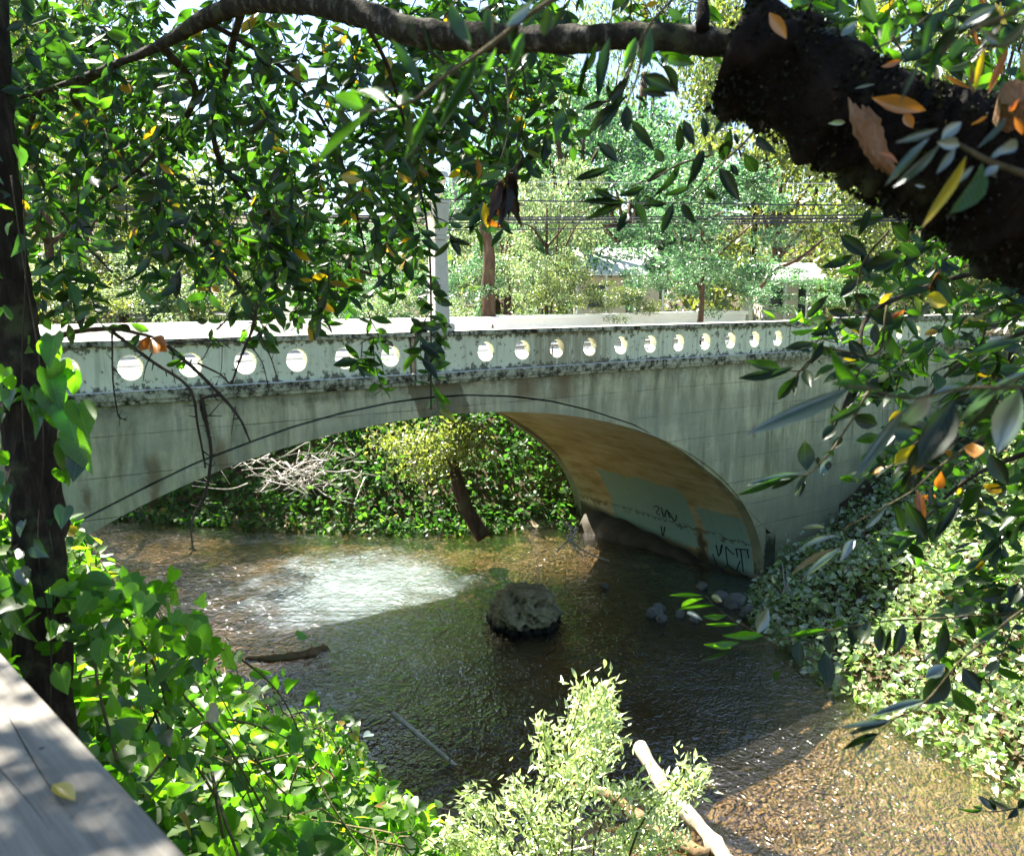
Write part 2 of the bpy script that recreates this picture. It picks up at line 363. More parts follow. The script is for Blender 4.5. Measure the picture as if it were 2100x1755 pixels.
def mat_water():
    a = NT('silty_stream_water'); v = a.coord('Object')
    # wavelets: fine chop, longer swell, bent by the current
    w1 = a.noise(a.coord('Object', (1.0, .72, 1), (0, 0, 0)), 4.8, 1.8, .5, dist=1.6)
    w2 = a.noise(a.coord('Object', (1.3, .8, 1), (4, 2, 0)), 13.0, 1.4, .45, dist=1.2)
    w3 = a.noise(a.coord('Object', (.8, .5, 1), (9, 5, 0)), 1.1, 3, .5, dist=.6)
    chop = a.step(a.noise(v, .32, 3), .36, .62)
    h = a.math('ADD', a.math('MULTIPLY', w3, .6), a.math('ADD', a.math('MULTIPLY', w1, a.math('ADD', .6, chop)), a.math('MULTIPLY', w2, a.math('ADD', .22, a.math('MULTIPLY', chop, .30)))))
    nrm = a.bump(h, 1.0, .050)
    fr = a.n('ShaderNodeFresnel'); fr.inputs[0].default_value = 1.5; a.l(nrm, fr.inputs[1])
    tr = a.n('ShaderNodeBsdfTransparent'); tr.inputs[0].default_value = (.72, .63, .47, 1)
    silt = a.n('ShaderNodeBsdfDiffuse'); a.l(a.mix(a.noise(v, .8, 4), (.06, .05, .032), (.11, .095, .062)), silt.inputs[0])
    # sun glare under the arch: painted into the water as pale streaks
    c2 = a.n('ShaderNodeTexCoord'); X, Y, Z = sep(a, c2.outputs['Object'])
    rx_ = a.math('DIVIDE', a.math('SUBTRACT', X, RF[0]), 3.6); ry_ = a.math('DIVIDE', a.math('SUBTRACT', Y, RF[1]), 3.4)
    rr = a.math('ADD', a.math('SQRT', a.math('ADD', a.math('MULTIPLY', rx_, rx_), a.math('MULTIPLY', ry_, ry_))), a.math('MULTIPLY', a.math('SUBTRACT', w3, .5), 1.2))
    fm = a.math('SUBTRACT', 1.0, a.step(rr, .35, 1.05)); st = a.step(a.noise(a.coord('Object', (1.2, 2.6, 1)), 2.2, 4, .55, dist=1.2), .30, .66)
    glare = a.n('ShaderNodeBsdfDiffuse'); glare.inputs[0].default_value = (.30, .36, .38, 1)
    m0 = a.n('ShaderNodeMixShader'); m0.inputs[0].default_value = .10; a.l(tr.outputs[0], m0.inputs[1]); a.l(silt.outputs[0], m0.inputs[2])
    mf = a.n('ShaderNodeMixShader'); a.l(a.math('MULTIPLY', fm, a.math('ADD', .30, a.math('MULTIPLY', st, .42))), mf.inputs[0]); a.l(m0.outputs[0], mf.inputs[1]); a.l(glare.outputs[0], mf.inputs[2])
    gl = a.n('ShaderNodeBsdfGlossy'); gl.inputs['Roughness'].default_value = .05; a.l(nrm, gl.inputs['Normal'])
    m1 = a.n('ShaderNodeMixShader'); a.l(a.math('MULTIPLY', fr.outputs[0], 2.3, clamp=True), m1.inputs[0]); a.l(mf.outputs[0], m1.inputs[1]); a.l(gl.outputs[0], m1.inputs[2])
    return a.done(m1.outputs[0])
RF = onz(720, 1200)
def build_water():
    T, S = np.meshgrid(np.linspace(-32, 12, 240), np.linspace(-60, 36, 420), indexing='ij')
    V = O3[None, :] + T.ravel()[:, None]*D3 + S.ravel()[:, None]*N3
    V[:, 2] = (.012 * lump(T*1.7, S*1.1) + .008*np.sin(T*6+S*9+2*np.sin(S*1.3))).ravel()
    n, m = T.shape; i = np.arange(n*m).reshape(n, m)
    F = np.stack([i[:-1, :-1], i[1:, :-1], i[1:, 1:], i[:-1, 1:]], -1).reshape(-1, 4)
    keep = (river_sd(T, S) < 1.2).ravel()[F].any(1)
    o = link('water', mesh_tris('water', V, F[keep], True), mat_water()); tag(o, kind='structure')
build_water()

# ================================================================== the bridge (local x = along, y = across, z = up)
WB = 7.9; TC, AA, BB = .2, 9.8, 5.33
def intr(t): return BB * math.sqrt(max(0, 1 - ((t - TC) / AA) ** 2))
GRV = [(-13, 0), (-10.6, 1.0), (-9.2, 2.1), (-8.0, 3.15), (-6.64, 4.14), (-5.47, 4.62), (-4.68, 4.92), (-3.68, 5.2), (-2.98, 5.38), (-2.05, 5.55), (-1.05, 5.67), (-.3, 5.71), (.68, 5.70), (1.75, 5.6), (2.76, 5.43), (3.85, 5.15), (5.18, 4.71), (6.8, 3.91), (8.23, 2.97), (9.2, 2.17), (10.23, 1.30)]
def grv(t): return float(np.interp(t, [g[0] for g in GRV], [g[1] for g in GRV]))
bridge = thing('arch_bridge', 'old pale green concrete arch bridge with round holes along its parapet, spanning the creek', 'bridge', O3, math.atan2(D3[1], D3[0]))
ts_arch = list(TC - AA * np.cos(np.linspace(0, math.pi, 121)))
def wall_strip(name, y0, y1, ts_, zlo, zhi, mat):
    m = MB(); vs = []
    for t in ts_:
        a_, b_ = zlo(t), zhi(t); vs += [(t, y0, a_), (t, y0, b_), (t, y1, a_), (t, y1, b_)]
    fs = []
    for i in range(len(ts_) - 1):
        k = 4*i; fs += [(k, k+4, k+5, k+1), (k+2, k+3, k+7, k+6), (k+1, k+5, k+7, k+3), (k, k+2, k+6, k+4)]
    fs += [(0, 1, 3, 2), (4*len(ts_)-4, 4*len(ts_)-2, 4*len(ts_)-1, 4*len(ts_)-3)]
    m.add(vs, fs); return m.build(name, mat, bridge)
LED = 6.0
# spandrel walls above the ring, ring proud of them
for (y0, y1) in ((0.0, .3), (WB - .3, WB)):
    tl = [-9.1] + [t for t in np.arange(-9.0, 10.2, .2)] + [10.3]
    wall_strip('spandrel_wall', y0, y1, tl, lambda t: grv(t), lambda t: LED, M_fac)
for (y0, y1, yb) in ((-.035, .3, 0), (WB - .3, WB + .035, 0)):
    tl = [t for t in ts_arch if -9.59 < t < 9.98] + [9.999]
    wall_strip('arch_ring', y0, y1, tl, intr, lambda t: max(grv(t) - .034, intr(t) + .03), M_fac)
# abutment piers and wing walls
m = MB(); m.box((10.0, -.036, -1), (10.42, .3, 1.3)); m.box((10.42, .10, -1), (10.46, .4, 6.0)); m.build('abutment_foot', M_fac, bridge)
m = MB(); m.box((10.3, 0.0, 1.3), (10.42, .3, 6.0)); m.build('joint_strip', M_fac, bridge)
m = MB(); m.box((10.46, .03, -1), (13.3, .4, 5.97)); m.build('wing_wall', M_fac, bridge)
m = MB(); m.box((13.34, .09, 0), (24.0, .4, 5.97)); m.build('wing_wall', M_fac, bridge)
m = MB(); m.box((-24, .03, -1), (-9.6, .4, 5.97)); m.build('wing_wall', M_fac, bridge)
m = MB(); m.box((10.3, WB - .35, -1), (24, WB, 5.97)); m.build('wing_wall', M_fac, bridge)
m = MB(); m.box((-24, WB - .35, -1), (-9.6, WB, 5.97)); m.build('wing_wall', M_fac, bridge)
# barrel
m = MB(); vs = []; ys = np.linspace(-.03, WB + .03, 9)
tb = [t for t in ts_arch if -9.59 < t < 9.99] + [9.995, 10.0]
tb = [-9.6] + tb
for t in tb:
    z = intr(t) if -9.59 < t < 9.999 else -1.0
    for y in ys: vs.append((t, y, z + .002))
k = len(ys)
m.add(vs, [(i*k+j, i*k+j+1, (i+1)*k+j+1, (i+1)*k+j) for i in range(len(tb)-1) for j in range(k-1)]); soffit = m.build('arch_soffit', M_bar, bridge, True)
# ragged dark footing along the right wall
m = MB(); vs = []; fs = []
ysf = np.linspace(.35, WB - 1.0, 60)
for j, y in enumerate(ysf):
    q = .22 + .10*math.sin(y*1.9) * math.sin(y*4.1 + 1) + .45 * min(1, max(0, (y - 2.0) / 4)); tz = -.05 + .62 * min(1, max(0, (y - 1.2) / 4.5)) + .04*math.sin(y*5)
    for (dt, z) in ((.2, tz), (-.05, tz), (-q*.7, tz*.82 + .05*math.sin(y*11)), (-q, tz*.35), (-q - .12, -.6)): vs.append((9.93 + dt, y, z))
for j in range(len(ysf)-1):
    for i in range(4): fs.append((j*5+i, j*5+i+1, j*5+i+6, j*5+i+5))
m.add(vs, fs); m.build('rubble_footing', M_foot, bridge, True)
# ledge course under the parapet
def course(name, t0, t1, y0, y1, z0, z1, mat, seg=1.2, slope_top=0):
    o = None; n = max(1, round((t1 - t0) / seg)); m = MB(); m.box((t0, y0, z0), (t1, y1, z1)); o = m.build(name, mat, bridge); bevel(o, .012, 2); return o
CAPZ0, CAPZ1 = 6.87, 6.97
for t0, t1, y in ((-24, -7.9, -.10), (-7.89, -.56, -.10), (-.55, .68, -.15), (.69, 11.3, -.10), (11.31, 20, -.06)):
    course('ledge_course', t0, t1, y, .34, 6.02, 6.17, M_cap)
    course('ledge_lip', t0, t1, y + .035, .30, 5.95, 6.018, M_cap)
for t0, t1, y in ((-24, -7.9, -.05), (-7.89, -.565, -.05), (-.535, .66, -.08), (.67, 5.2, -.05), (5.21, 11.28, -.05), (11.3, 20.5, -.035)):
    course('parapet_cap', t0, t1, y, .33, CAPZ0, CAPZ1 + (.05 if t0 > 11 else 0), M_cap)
def holed_panel(t0, t1, holes, y0, y1, z0=6.172, z1=6.868, zc=6.53, r=.19):
    SEG = 28; m = MB()
    if not holes: m.box((t0, y0, z0), (t1, y1, z1)); return bevel(m.build('parapet_panel', M_par, bridge), .01)
    cuts = [t0] + [(a_ + b_) / 2 for a_, b_ in zip(holes[:-1], holes[1:])] + [t1]
    for h, c0, c1 in zip(holes, cuts[:-1], cuts[1:]):
        ring = [(math.cos(2*math.pi*k/SEG), math.sin(2*math.pi*k/SEG)) for k in range(SEG)]
        def outer(cx_, cz_):
            sc_ = min((c1 - h if cx_ > 0 else h - c0) / max(abs(cx_), 1e-6), (z1 - zc if cz_ > 0 else zc - z0) / max(abs(cz_), 1e-6)); return (h + cx_*sc_, zc + cz_*sc_)
        angs = sorted(set([2*math.pi*k/SEG for k in range(SEG)] + [math.atan2(q, p) % (2*math.pi) for p, q in ((c1-h, z1-zc), (c0-h, z1-zc), (c0-h, z0-zc), (c1-h, z0-zc))]))
        n = len(angs); vs = []
        for an in angs:
            cx_, cz_ = math.cos(an), math.sin(an); ox, oz = outer(cx_, cz_)
            ix, iz = h + r*cx_, zc + r*cz_
            bx, bz = h + (r+.014)*cx_, zc + (r+.014)*cz_
            vs += [(ox, y0, oz), (bx, y0, bz), (ix, y0+.016, iz), (ix, y1, iz), (ox, y1, oz)]
        fs = []
        for i in range(n):
            j = (i+1) % n; a_, b_ = 5*i, 5*j
            fs += [(a_, b_, b_+1, a_+1), (a_+1, b_+1, b_+2, a_+2), (a_+2, b_+2, b_+3, a_+3), (a_+3, b_+3, b_+4, a_+4)]
        m.add(vs, fs)
    return m.build('parapet_panel', M_par, bridge)
hl = [-7.42 + .921*i for i in range(8)]; hr = [1.13 + .9075*i for i in range(11)]
hl = [-7.43, -6.5, -5.58, -4.66, -3.75, -2.84, -1.93, -1.01]
holed_panel(-7.88, -.57, hl, .02, .22)
holed_panel(-24, -7.91, [], .0, .24); holed_panel(-.53, .665, [], -.03, .25)
holed_panel(.675, 10.66, hr, .02, .22)
holed_panel(10.67, 11.3, [], -.02, .25)
holed_panel(11.32, 20.5, [12.0, 12.95, 13.9, 14.85, 15.8, 16.75, 17.7, 18.65], .03, .22, r=.17)
# far parapet
m = MB(); m.box((-24, WB - .24, 6.15), (18.0, WB - .02, 6.868)); bevel(m.build('parapet_panel', M_parw, bridge), .01)
for t0, t1, ex in ((-24, -9, 0), (-8.99, -.56, 0), (-.55, .68, .02), (.69, 6.6, 0), (6.61, 12.5, .03), (12.51, 18.03, .05)):
    m = MB(); m.box((t0, WB - .33, CAPZ0), (t1, WB + .05, CAPZ1 + ex)); bevel(m.build('parapet_cap', M_parw, bridge), .012)
# deck with pavements
m = MB(); m.box((-24, .34, 5.6), (24, WB - .35, 6.02)); m.build('roadway', M_road, bridge)
m = MB(); m.box((-24, .34, 6.022), (24, 1.35, 6.15)); m.build('pavement', M_road, bridge)
m = MB(); m.box((-24, WB - 1.35, 6.022), (24, WB - .35, 6.15)); m.build('pavement', M_road, bridge)
# low iron rail seen through the holes on the right
m = MB(); m.tube([(2.4, 1.30, 6.49), (11.5, 1.30, 6.49)], .025, 6)
for t in np.arange(2.5, 11.6, 1.3): m.tube([(t, 1.30, 6.15), (t, 1.30, 6.5)], .02, 6)
m.build('kerb_rail', mat_plain('dark_iron', (.05, .05, .045), .6), bridge)

# graffiti strokes on the arch wall (traced where they stand)
def on_barrel(x, y):
    r = ray(x, y); tr, sr = r @ D3, r @ N3; c0 = EYE3 - O3; t0, s0 = c0 @ D3, c0 @ N3
    for k in np.arange(15, 40, .01):
        t, s, z = t0 + tr*k, s0 + sr*k, EYE + r[2]*k
        if ((t - TC)/AA)**2 + (z/BB)**2 > 1 and s > 0 and t > 2: return (t - .012, s, z)
    return None
STR = [[(1469, 1117), (1475, 1140), (1480, 1117)], [(1482, 1116), (1478, 1135)], [(1462, 1135), (1468, 1152), (1474, 1163), (1486, 1164), (1493, 1158), (1490, 1140), (1489, 1120)],
       [(1489, 1120), (1500, 1132), (1506, 1136)], [(1493, 1158), (1503, 1166), (1510, 1170), (1518, 1150)], [(1508, 1125), (1535, 1127)], [(1510, 1125), (1513, 1142)], [(1519, 1126), (1523, 1155), (1525, 1172)],
       [(1533, 1127), (1536, 1144)], [(1510, 1168), (1522, 1178), (1534, 1182), (1537, 1187)],
       [(1340, 1040), (1346, 1037), (1352, 1042), (1346, 1050), (1354, 1056)], [(1356, 1040), (1362, 1060), (1368, 1045), (1374, 1062)], [(1372, 1050), (1384, 1068), (1388, 1056)], [(1356, 1078), (1360, 1098), (1364, 1080)]]
for st in STR:
    pts = [on_barrel(*q) for q in st]
    if all(p is not None for p in pts):
        m = MB(); m.tube(smooth_path(pts, 10), .016, 5); m.build('graffiti_stroke', M_paint, bridge)

# ------------------------------------------------------------------ lamp posts
M_post = mat_plain('weathered_post_concrete', (.56, .54, .44), .85, .2, .25, 5, .5)
M_iron = mat_plain('white_lantern_paint', (.6, .6, .55), .5, .4, .1)
def mat_glass():
    a = NT('frosted_lantern_glass'); t = a.n('ShaderNodeBsdfTranslucent'); t.inputs[0].default_value = (.8, .78, .7, 1)
    g = a.n('ShaderNodeBsdfGlossy'); g.inputs['Roughness'].default_value = .15; m_ = a.n('ShaderNodeMixShader'); m_.inputs[0].default_value = .25
    a.l(t.outputs[0], m_.inputs[1]); a.l(g.outputs[0], m_.inputs[2]); return a.done(m_.outputs[0])
M_glass = mat_glass()
def lamp(t, s, z0, label):
    r = thing('lamp_post', label, 'lamp post', loc(t, s, z0), math.atan2(D3[1], D3[0]), 'lamp posts on the bridge parapets')
    m = MB(); m.frustum((0, 0), 0, .14, .52, .50, .40, .38); bevel(m.build('plinth', M_post, r), .02)
    m = MB(); m.frustum((0, 0), .14, 1.72, .33, .27); bevel(m.build('post', M_post, r), .02)
    m = MB(); m.frustum((0, 0), 1.722, 1.80, .31, .31); bevel(m.build('collar', M_post, r), .01)
    m = MB(); m.frustum((0, 0), 1.802, 2.40, .26, .36); bevel(m.build('tapered_head', M_post, r), .015)
    m = MB(); m.frustum((0, 0), 2.402, 2.45, .40, .38); bevel(m.build('head_cap', M_post, r), .01)
    m = MB(); m.tube([(-.45, 0, 2.15), (-.2, 0, 2.2)], .06, 8); m.frustum((-.42, 0), 2.12, 2.38, .12, .2); m.build('side_bracket', M_post, r)
    m = MB(); m.tube([(0, 0, 2.45), (0, 0, 2.56)], .05, 8); m.build('stem', M_iron, r)
    m = MB(); m.frustum((0, 0), 2.56, 2.86, .13, .24); m.build('lantern_glass', M_glass, r)
    for i, j in ((-1,-1), (1,-1), (1,1), (-1,1), (0,-1), (1,0), (0,1), (-1,0)):
        m = MB(); m.tube([(i*.07, j*.07, 2.555), (i*.127, j*.127, 2.87)], .009, 5); m.build('lantern_bar', M_iron, r)
    m = MB(); m.frustum((0, 0), 2.87, 2.98, .34, .30); m.frustum((0, 0), 2.98, 3.05, .30, .10); bevel(m.build('lantern_roof', M_iron, r), .012)
    return r
lamp(.10, .13, CAPZ1 + .002, 'tall square concrete lamp post with white lantern on the near parapet, in front')
lamp(-.05, WB - .14, CAPZ1 + .022, 'sunlit lamp post half hidden by hanging leaves on the far parapet')

# ================================================================== foliage
def tmpl(kind):
    """leaf outline: x along (0..1), y across in half widths, z = dish/fold"""
    if kind == 'bay':
        st = [(0, 0), (.14, .42), (.32, .88), (.52, 1.0), (.72, .78), (.88, .38), (1, 0)]; V = [(0, 0, 0)]; F = []
        for x, w_ in st[1:-1]: V += [(x, 0, -.10*w_), (x, w_, .12*w_), (x, -w_, .12*w_)]
        V.append((1, 0, -.02)); n = len(st) - 2
        F += [(0, 1, 2), (0, 3, 1)]
        for i in range(n-1):
            a_, b_ = 1+3*i, 4+3*i; F += [(a_, b_, b_+1), (a_, b_+1, a_+1), (a_, a_+2, b_+2), (a_, b_+2, b_)]
        e = len(V)-1; a_ = 1+3*(n-1); F += [(a_, e, a_+1), (a_, a_+2, e)]
    elif kind == 'low':
        V = [(0, 0, 0), (.42, 0, -.1), (.42, 1, .15), (.42, -1, .15), (1, 0, 0)]; F = [(0, 1, 2), (0, 3, 1), (1, 4, 2), (1, 3, 4)]
    elif kind == 'heart':
        half = [(-.06, .16), (-.14, .52), (-.02, .86), (.22, 1.0), (.50, .80), (.74, .42)]
        V = [(.30, 0, -.06), (.04, 0, -.02)] + [(x, y, .10*y) for x, y in half] + [(1, 0, -.10)] + [(x, -y, .10*y) for x, y in half[::-1]]
        n = len(V); F = [(0, i, i+1) for i in range(1, n-1)] + [(0, n-1, 1)]
    elif kind == 'mid':
        half = [(-.10, .50), (.12, .98), (.52, .80)]
        V = [(.32, 0, -.06), (.02, 0, 0)] + [(x, y, .12*y) for x, y in half] + [(1, 0, -.12)] + [(x, -y, .12*y) for x, y in half[::-1]]
        n = len(V); F = [(0, i, i+1) for i in range(1, n-1)] + [(0, n-1, 1)]
    elif kind == 'lobed':
        half = [(-.12, .30), (-.02, .70), (.18, .62), (.30, 1.0), (.46, .62), (.62, .66), (.74, .28)]
        V = [(.30, 0, -.05), (.03, 0, 0)] + [(x, y, .08*y) for x, y in half] + [(1, 0, -.08)] + [(x, -y, .08*y) for x, y in half[::-1]]
        n = len(V); F = [(0, i, i+1) for i in range(1, n-1)] + [(0, n-1, 1)]
    return np.array(V, float), np.array(F, int)
TM = {k: tmpl(k) for k in ('bay', 'low', 'heart', 'lobed', 'mid')}
def leaf_mesh(name, P, Dv, Nv, L, W, kind, curl=.25):
    V, F = TM[kind]; P = np.asarray(P, float); n = len(P); L = np.broadcast_to(L, n); W = np.broadcast_to(W, n)
    Dv = unit(Dv); S_ = unit(np.cross(Nv, Dv)); U = np.cross(Dv, S_)
    c = rng.uniform(-curl * .4, curl, n)
    x, y, z = V[:, 0], V[:, 1], V[:, 2]
    zz = z[None, :] * (W * .5)[:, None] * 1.6 - c[:, None] * (x**2)[None, :] * L[:, None]
    A = P[:, None, :] + Dv[:, None, :] * (x[None, :, None] * L[:, None, None]) + S_[:, None, :] * (y[None, :, None] * (W * .5)[:, None, None]) + U[:, None, :] * zz[:, :, None]
    Fa = F[None] + (np.arange(n) * len(V))[:, None, None]
    return mesh_tris(name, A.reshape(-1, 3), Fa.reshape(-1, 3), kind in ('bay',))
def rdir(n): return unit(rng.normal(size=(n, 3)))

G = lambda *c: c
M_lf_tree = [mat_leaf('tree_leaf_%s' % nm, st, tg) for nm, st, tg in (
    ('olive', [(0, (.030, .060, .014)), (.35, (.065, .105, .026)), (.7, (.12, .16, .040)), (.93, (.19, .20, .06)), (1, (.20, .14, .04))], (2.4, 2.6, 1.2)),
    ('blue', [(0, (.020, .062, .028)), (.4, (.055, .125, .055)), (.8, (.10, .185, .085)), (1, (.20, .27, .15))], (2.0, 2.6, 1.8)),
    ('yellow', [(0, (.08, .11, .025)), (.4, (.15, .19, .045)), (.8, (.23, .25, .08)), (1, (.30, .28, .10))], (2.2, 2.4, 1.0)),
    ('pale', [(0, (.08, .13, .05)), (.5, (.20, .27, .12)), (.88, (.36, .42, .24)), (1, (.30, .22, .10))], (1.8, 2.0, 1.4)))]
M_bark_far = mat_bark('brown_bark', (.035, .022, .014), (.085, .055, .035), (.16, .12, .08), 5)
M_bark_pale = mat_bark('pale_bark', (.22, .20, .17), (.42, .40, .36), (.60, .58, .52), 3)

def crown_mesh(name, n, rx, rz, blobs, leaf, seed, kind='low', drop=0.0):
    r = np.random.default_rng(seed); C0 = []
    for _ in range(blobs):
        v = unit(r.normal(size=3)); rad = r.uniform(.45, 1) ** .5
        C0.append([v[0]*rx*rad, v[1]*rx*rad, v[2]*rz*rad])
    C0 = np.array(C0); idx = r.integers(0, blobs, n); sg = np.array([.17*rx, .17*rx, .11*rz])*r.uniform(.6, 1.35, blobs)[idx][:, None]
    sub = unit(r.normal(size=(n, 3))) * (r.uniform(0, 1, (n, 1)) ** .45) * 1.7
    P = C0[idx] + sub * sg
    D_ = unit(r.normal(size=(n, 3)) + np.array([0, 0, -drop])); N_ = unit(r.normal(size=(n, 3)) * .8 + np.array([0, 0, .8]))
    L = leaf * r.uniform(.6, 1.3, n)
    me = leaf_mesh(name, P, D_, N_, L, L * .5, kind); return me, C0
CR = {}
for key, args in dict(round=(10000, 1, 1, 30, .055, 11), tall=(9000, 1, 1, 42, .045, 12), loose=(6500, 1, 1, 24, .06, 13), airy=(5000, 1, 1, 30, .05, 14), bush=(6000, 1, 1, 22, .055, 15), feather=(13000, 1, 1, 34, .055, 16)).items():
    CR[key] = crown_mesh('crown_' + key, *args, drop=.5)
def tree(name, label, px, Y, top, base=None, rx=3.0, rz=4.0, kind='round', mat=0, bark=None, tr=.22, group='trees beyond the bridge', lean=(0, 0), cat='tree', trunk=True):
    X = (px - CX) / 1821 * Y; t_, s_ = to_ts((X, Y, 0)); g = float(ground_z(t_, s_)) if base is None else base
    root = thing(name, label, cat, (X, Y, g), rng.uniform(0, 6.28), group)
    h = top - g; cz = h - rz; me, C0 = CR[kind]
    key = me.name + str(mat)
    if key in bpy.data.meshes: cm = bpy.data.meshes[key]
    else:
        cm = me.copy(); cm.name = key; cm.materials.clear(); cm.materials.append(M_lf_tree[mat])
    c = link('crown', cm, None, root); c.location = (lean[0], lean[1], cz); c.scale = (rx, rx, rz); c['kind'] = 'stuff'
    c.rotation_euler = (0, 0, rng.uniform(0, 6.28))
    if trunk:
        m = MB(); top_ = (lean[0], lean[1], cz + rz*.3)
        path = smooth_path([(0, 0, -.3), (lean[0]*.2 + rng.normal()*.12, lean[1]*.2, cz*.4), top_], 9)
        m.tube(path, np.linspace(tr, tr*.3, 9), 9, .15); m.build('trunk', bark or M_bark_far, root, True)
        for q in C0[:7]:
            e = np.array([q[0]*rx*.9, q[1]*rx*.9, q[2]*rz*.9 + cz]) + np.array([lean[0], lean[1], 0]); e[2] = max(e[2], cz - rz*.5)
            st_ = path[4 + int(rng.integers(0, 4))]
            m = MB(); m.tube(smooth_path([st_, st_ + (e - st_)*.5 + np.array([0, 0, .15*h*.2]), e], 6), np.linspace(tr*.38, tr*.08, 6), 5); m.build('limb', bark or M_bark_far, root, True)
    return root
# (name, label, px, depth, top z, rx, rz, kind, material)
BT = [
 ('leafy_tree', 'tall dark olive tree far behind the bridge, at the left edge', 40, 44, 24, 5, 8, 'round', 0),
 ('leafy_tree', 'tall olive tree second from the left edge, left of the bright gap', 250, 50, 24, 5, 8, 'tall', 0),
 ('yellow_green_tree', 'sunlit yellow green tree low behind the far parapet, nearest the left edge', 110, 34, 14, 4.2, 4.2, 'loose', 2),
 ('yellow_green_tree', 'broad yellow green tree behind the far parapet, below the bright sky gap', 340, 38, 14.5, 5, 4.5, 'loose', 2),
 ('airy_tree', 'thin airy tree with sky showing through, left of the far lamp post', 470, 55, 17, 4, 5.5, 'airy', 1),
 ('airy_tree', 'thin blue green tree in the bright gap above the far lamp post', 640, 60, 13, 4.5, 3.6, 'airy', 1),
 ('leafy_tree', 'dense dark green tree behind the near lamp post\'s lantern', 800, 56, 12, 4.2, 3.0, 'tall', 1),
 ('blue_green_tree', 'bluish green tree with dark forked trunk, right of the hanging brown leaves', 1160, 40, 17.5, 4.6, 5.5, 'feather', 1),
 ('blue_green_tree', 'tall bluish tree reaching toward the long thin branch, near the centre', 1020, 52, 19, 3.4, 6.5, 'tall', 1),
 ('airy_tree', 'airy pale tree with sky beside it, above the right half of the bridge', 1240, 56, 26, 5, 8, 'airy', 3),
 ('leafy_tree', 'tall grey green tree with a thick brown trunk behind the small roof', 1330, 48, 24, 4.5, 8, 'tall', 0),
 ('yellow_green_tree', 'pale yellow green tree glowing beneath the mossy limb', 1590, 42, 17, 5.5, 5.5, 'loose', 2),
 ('leafy_tree', 'tall yellowish tree behind the stub end of the mossy limb', 1540, 55, 26, 5.5, 9, 'round', 2),
 ('leafy_tree', 'tall pale tree partly hidden by the mossy limb, near the top right corner', 1760, 52, 26, 5.5, 9, 'tall', 2),
 ('leafy_tree', 'dense green tree at the top right corner behind the drooping leaves', 2020, 44, 24, 5.5, 8, 'round', 0),
 ('fern_leaved_tree', 'small feathery green tree with slender reddish trunk by the end of the far parapet', 1432, 29, 12.4, 2.9, 2.3, 'feather', 1),
 ('pale_bush_tree', 'sun bleached pale tree beside the thick brown trunk, right of the near lamp post', 1120, 31, 12.8, 2.2, 3.0, 'bush', 3),
 ('pale_bush_tree', 'sun bleached bushy tree below the overhead cables, left of the white roof', 1040, 35, 12.2, 2.4, 3.2, 'bush', 3),
 ('leafy_tree', 'green tree behind the hanging foliage left of the near lamp post', 720, 44, 11.5, 4.5, 2.8, 'round', 1),
 ('green_tree', 'mid green tree behind the leafy sprays at the right edge of the bridge', 1850, 34, 14, 4, 4.5, 'round', 0),
 ('green_tree', 'bright green tree at the right edge beyond the bridge end', 2080, 30, 14, 4, 5, 'loose', 0),
 ('green_tree', 'grey green tree filling the background between the brown trunk and the fern leaved tree', 1290, 38, 14.5, 3.5, 4.0, 'round', 1),
 ('green_tree', 'slender dark tree standing right behind the blown out far lamp post', 560, 42, 12, 3.2, 3.2, 'tall', 1),
 ('leafy_tree', 'distant green tree closing the gap behind the leftmost trees', 150, 62, 25, 6, 9, 'round', 1),
 ('leafy_tree', 'distant green tree closing the gap behind the white trunk', 930, 64, 15, 5, 4.5, 'round', 0),
 ('leafy_tree', 'distant green tree closing the gap right of the stub of the limb', 1660, 66, 27, 6, 9, 'round', 0),
 ('leafy_tree', 'distant green tree closing the gap behind the forked dark trunk', 1120, 66, 24, 6, 8, 'loose', 1),
 ('leafy_tree', 'distant green tree closing the gap at the right edge', 1930, 66, 27, 6, 9, 'tall', 1)]
for i, (nm, lb, px, Y, top, rx, rz, kd, mt) in enumerate(BT):
    tree(nm, lb, px, Y, top, None, rx, rz, kd, mt, tr=.3 if Y > 33 else .13)
# bare trunks that stand out between the crowns
def trunk_thing(name, label, pts, Y, rad, mat):
    b = at(*pts[0], Y / math.cos(0)); P = [EYE3 + ray(*q) * Y for q in pts]
    P[0] = P[0].copy(); r0 = thing(name, label, 'tree trunk', P[0]); m = MB(); m.tube([p - P[0] for p in smooth_path(P, 12)], np.linspace(rad, rad*.6, 12), 10, .2)
    o = m.build('trunk', mat, r0, True); return r0
trunk_thing('tree_trunk', 'thick brown trunk standing right of the near lamp post behind the far parapet', [(1004, 690), (1000, 600), (1003, 520), (985, 430)], 27, .24, M_bark_far)
trunk_thing('tree_trunk', 'smooth white trunk leaning above the near lamp post', [(945, 480), (937, 380), (922, 260), (915, 120)], 40, .28, M_bark_pale)
trunk_thing('tree_trunk', 'dark left stem of the forked trunk above the overhead cables', [(1178, 480), (1172, 420), (1150, 330), (1140, 260)], 36, .17, M_bark_far)
trunk_thing('tree_trunk', 'dark right stem of the forked trunk above the overhead cables', [(1180, 480), (1176, 420), (1192, 360), (1196, 280)], 36.4, .13, M_bark_far)
trunk_thing('tree_trunk', 'tall brown trunk right of the forked one, behind the dark leaf sprays', [(1306, 640), (1308, 450), (1312, 320), (1322, 150)], 42, .3, M_bark_far)
trunk_thing('tree_trunk', 'thin crooked bare trunk left of the small pale building, leaning right', [(1560, 590), (1590, 555), (1640, 530), (1690, 490)], 28.5, .07, M_bark_far)
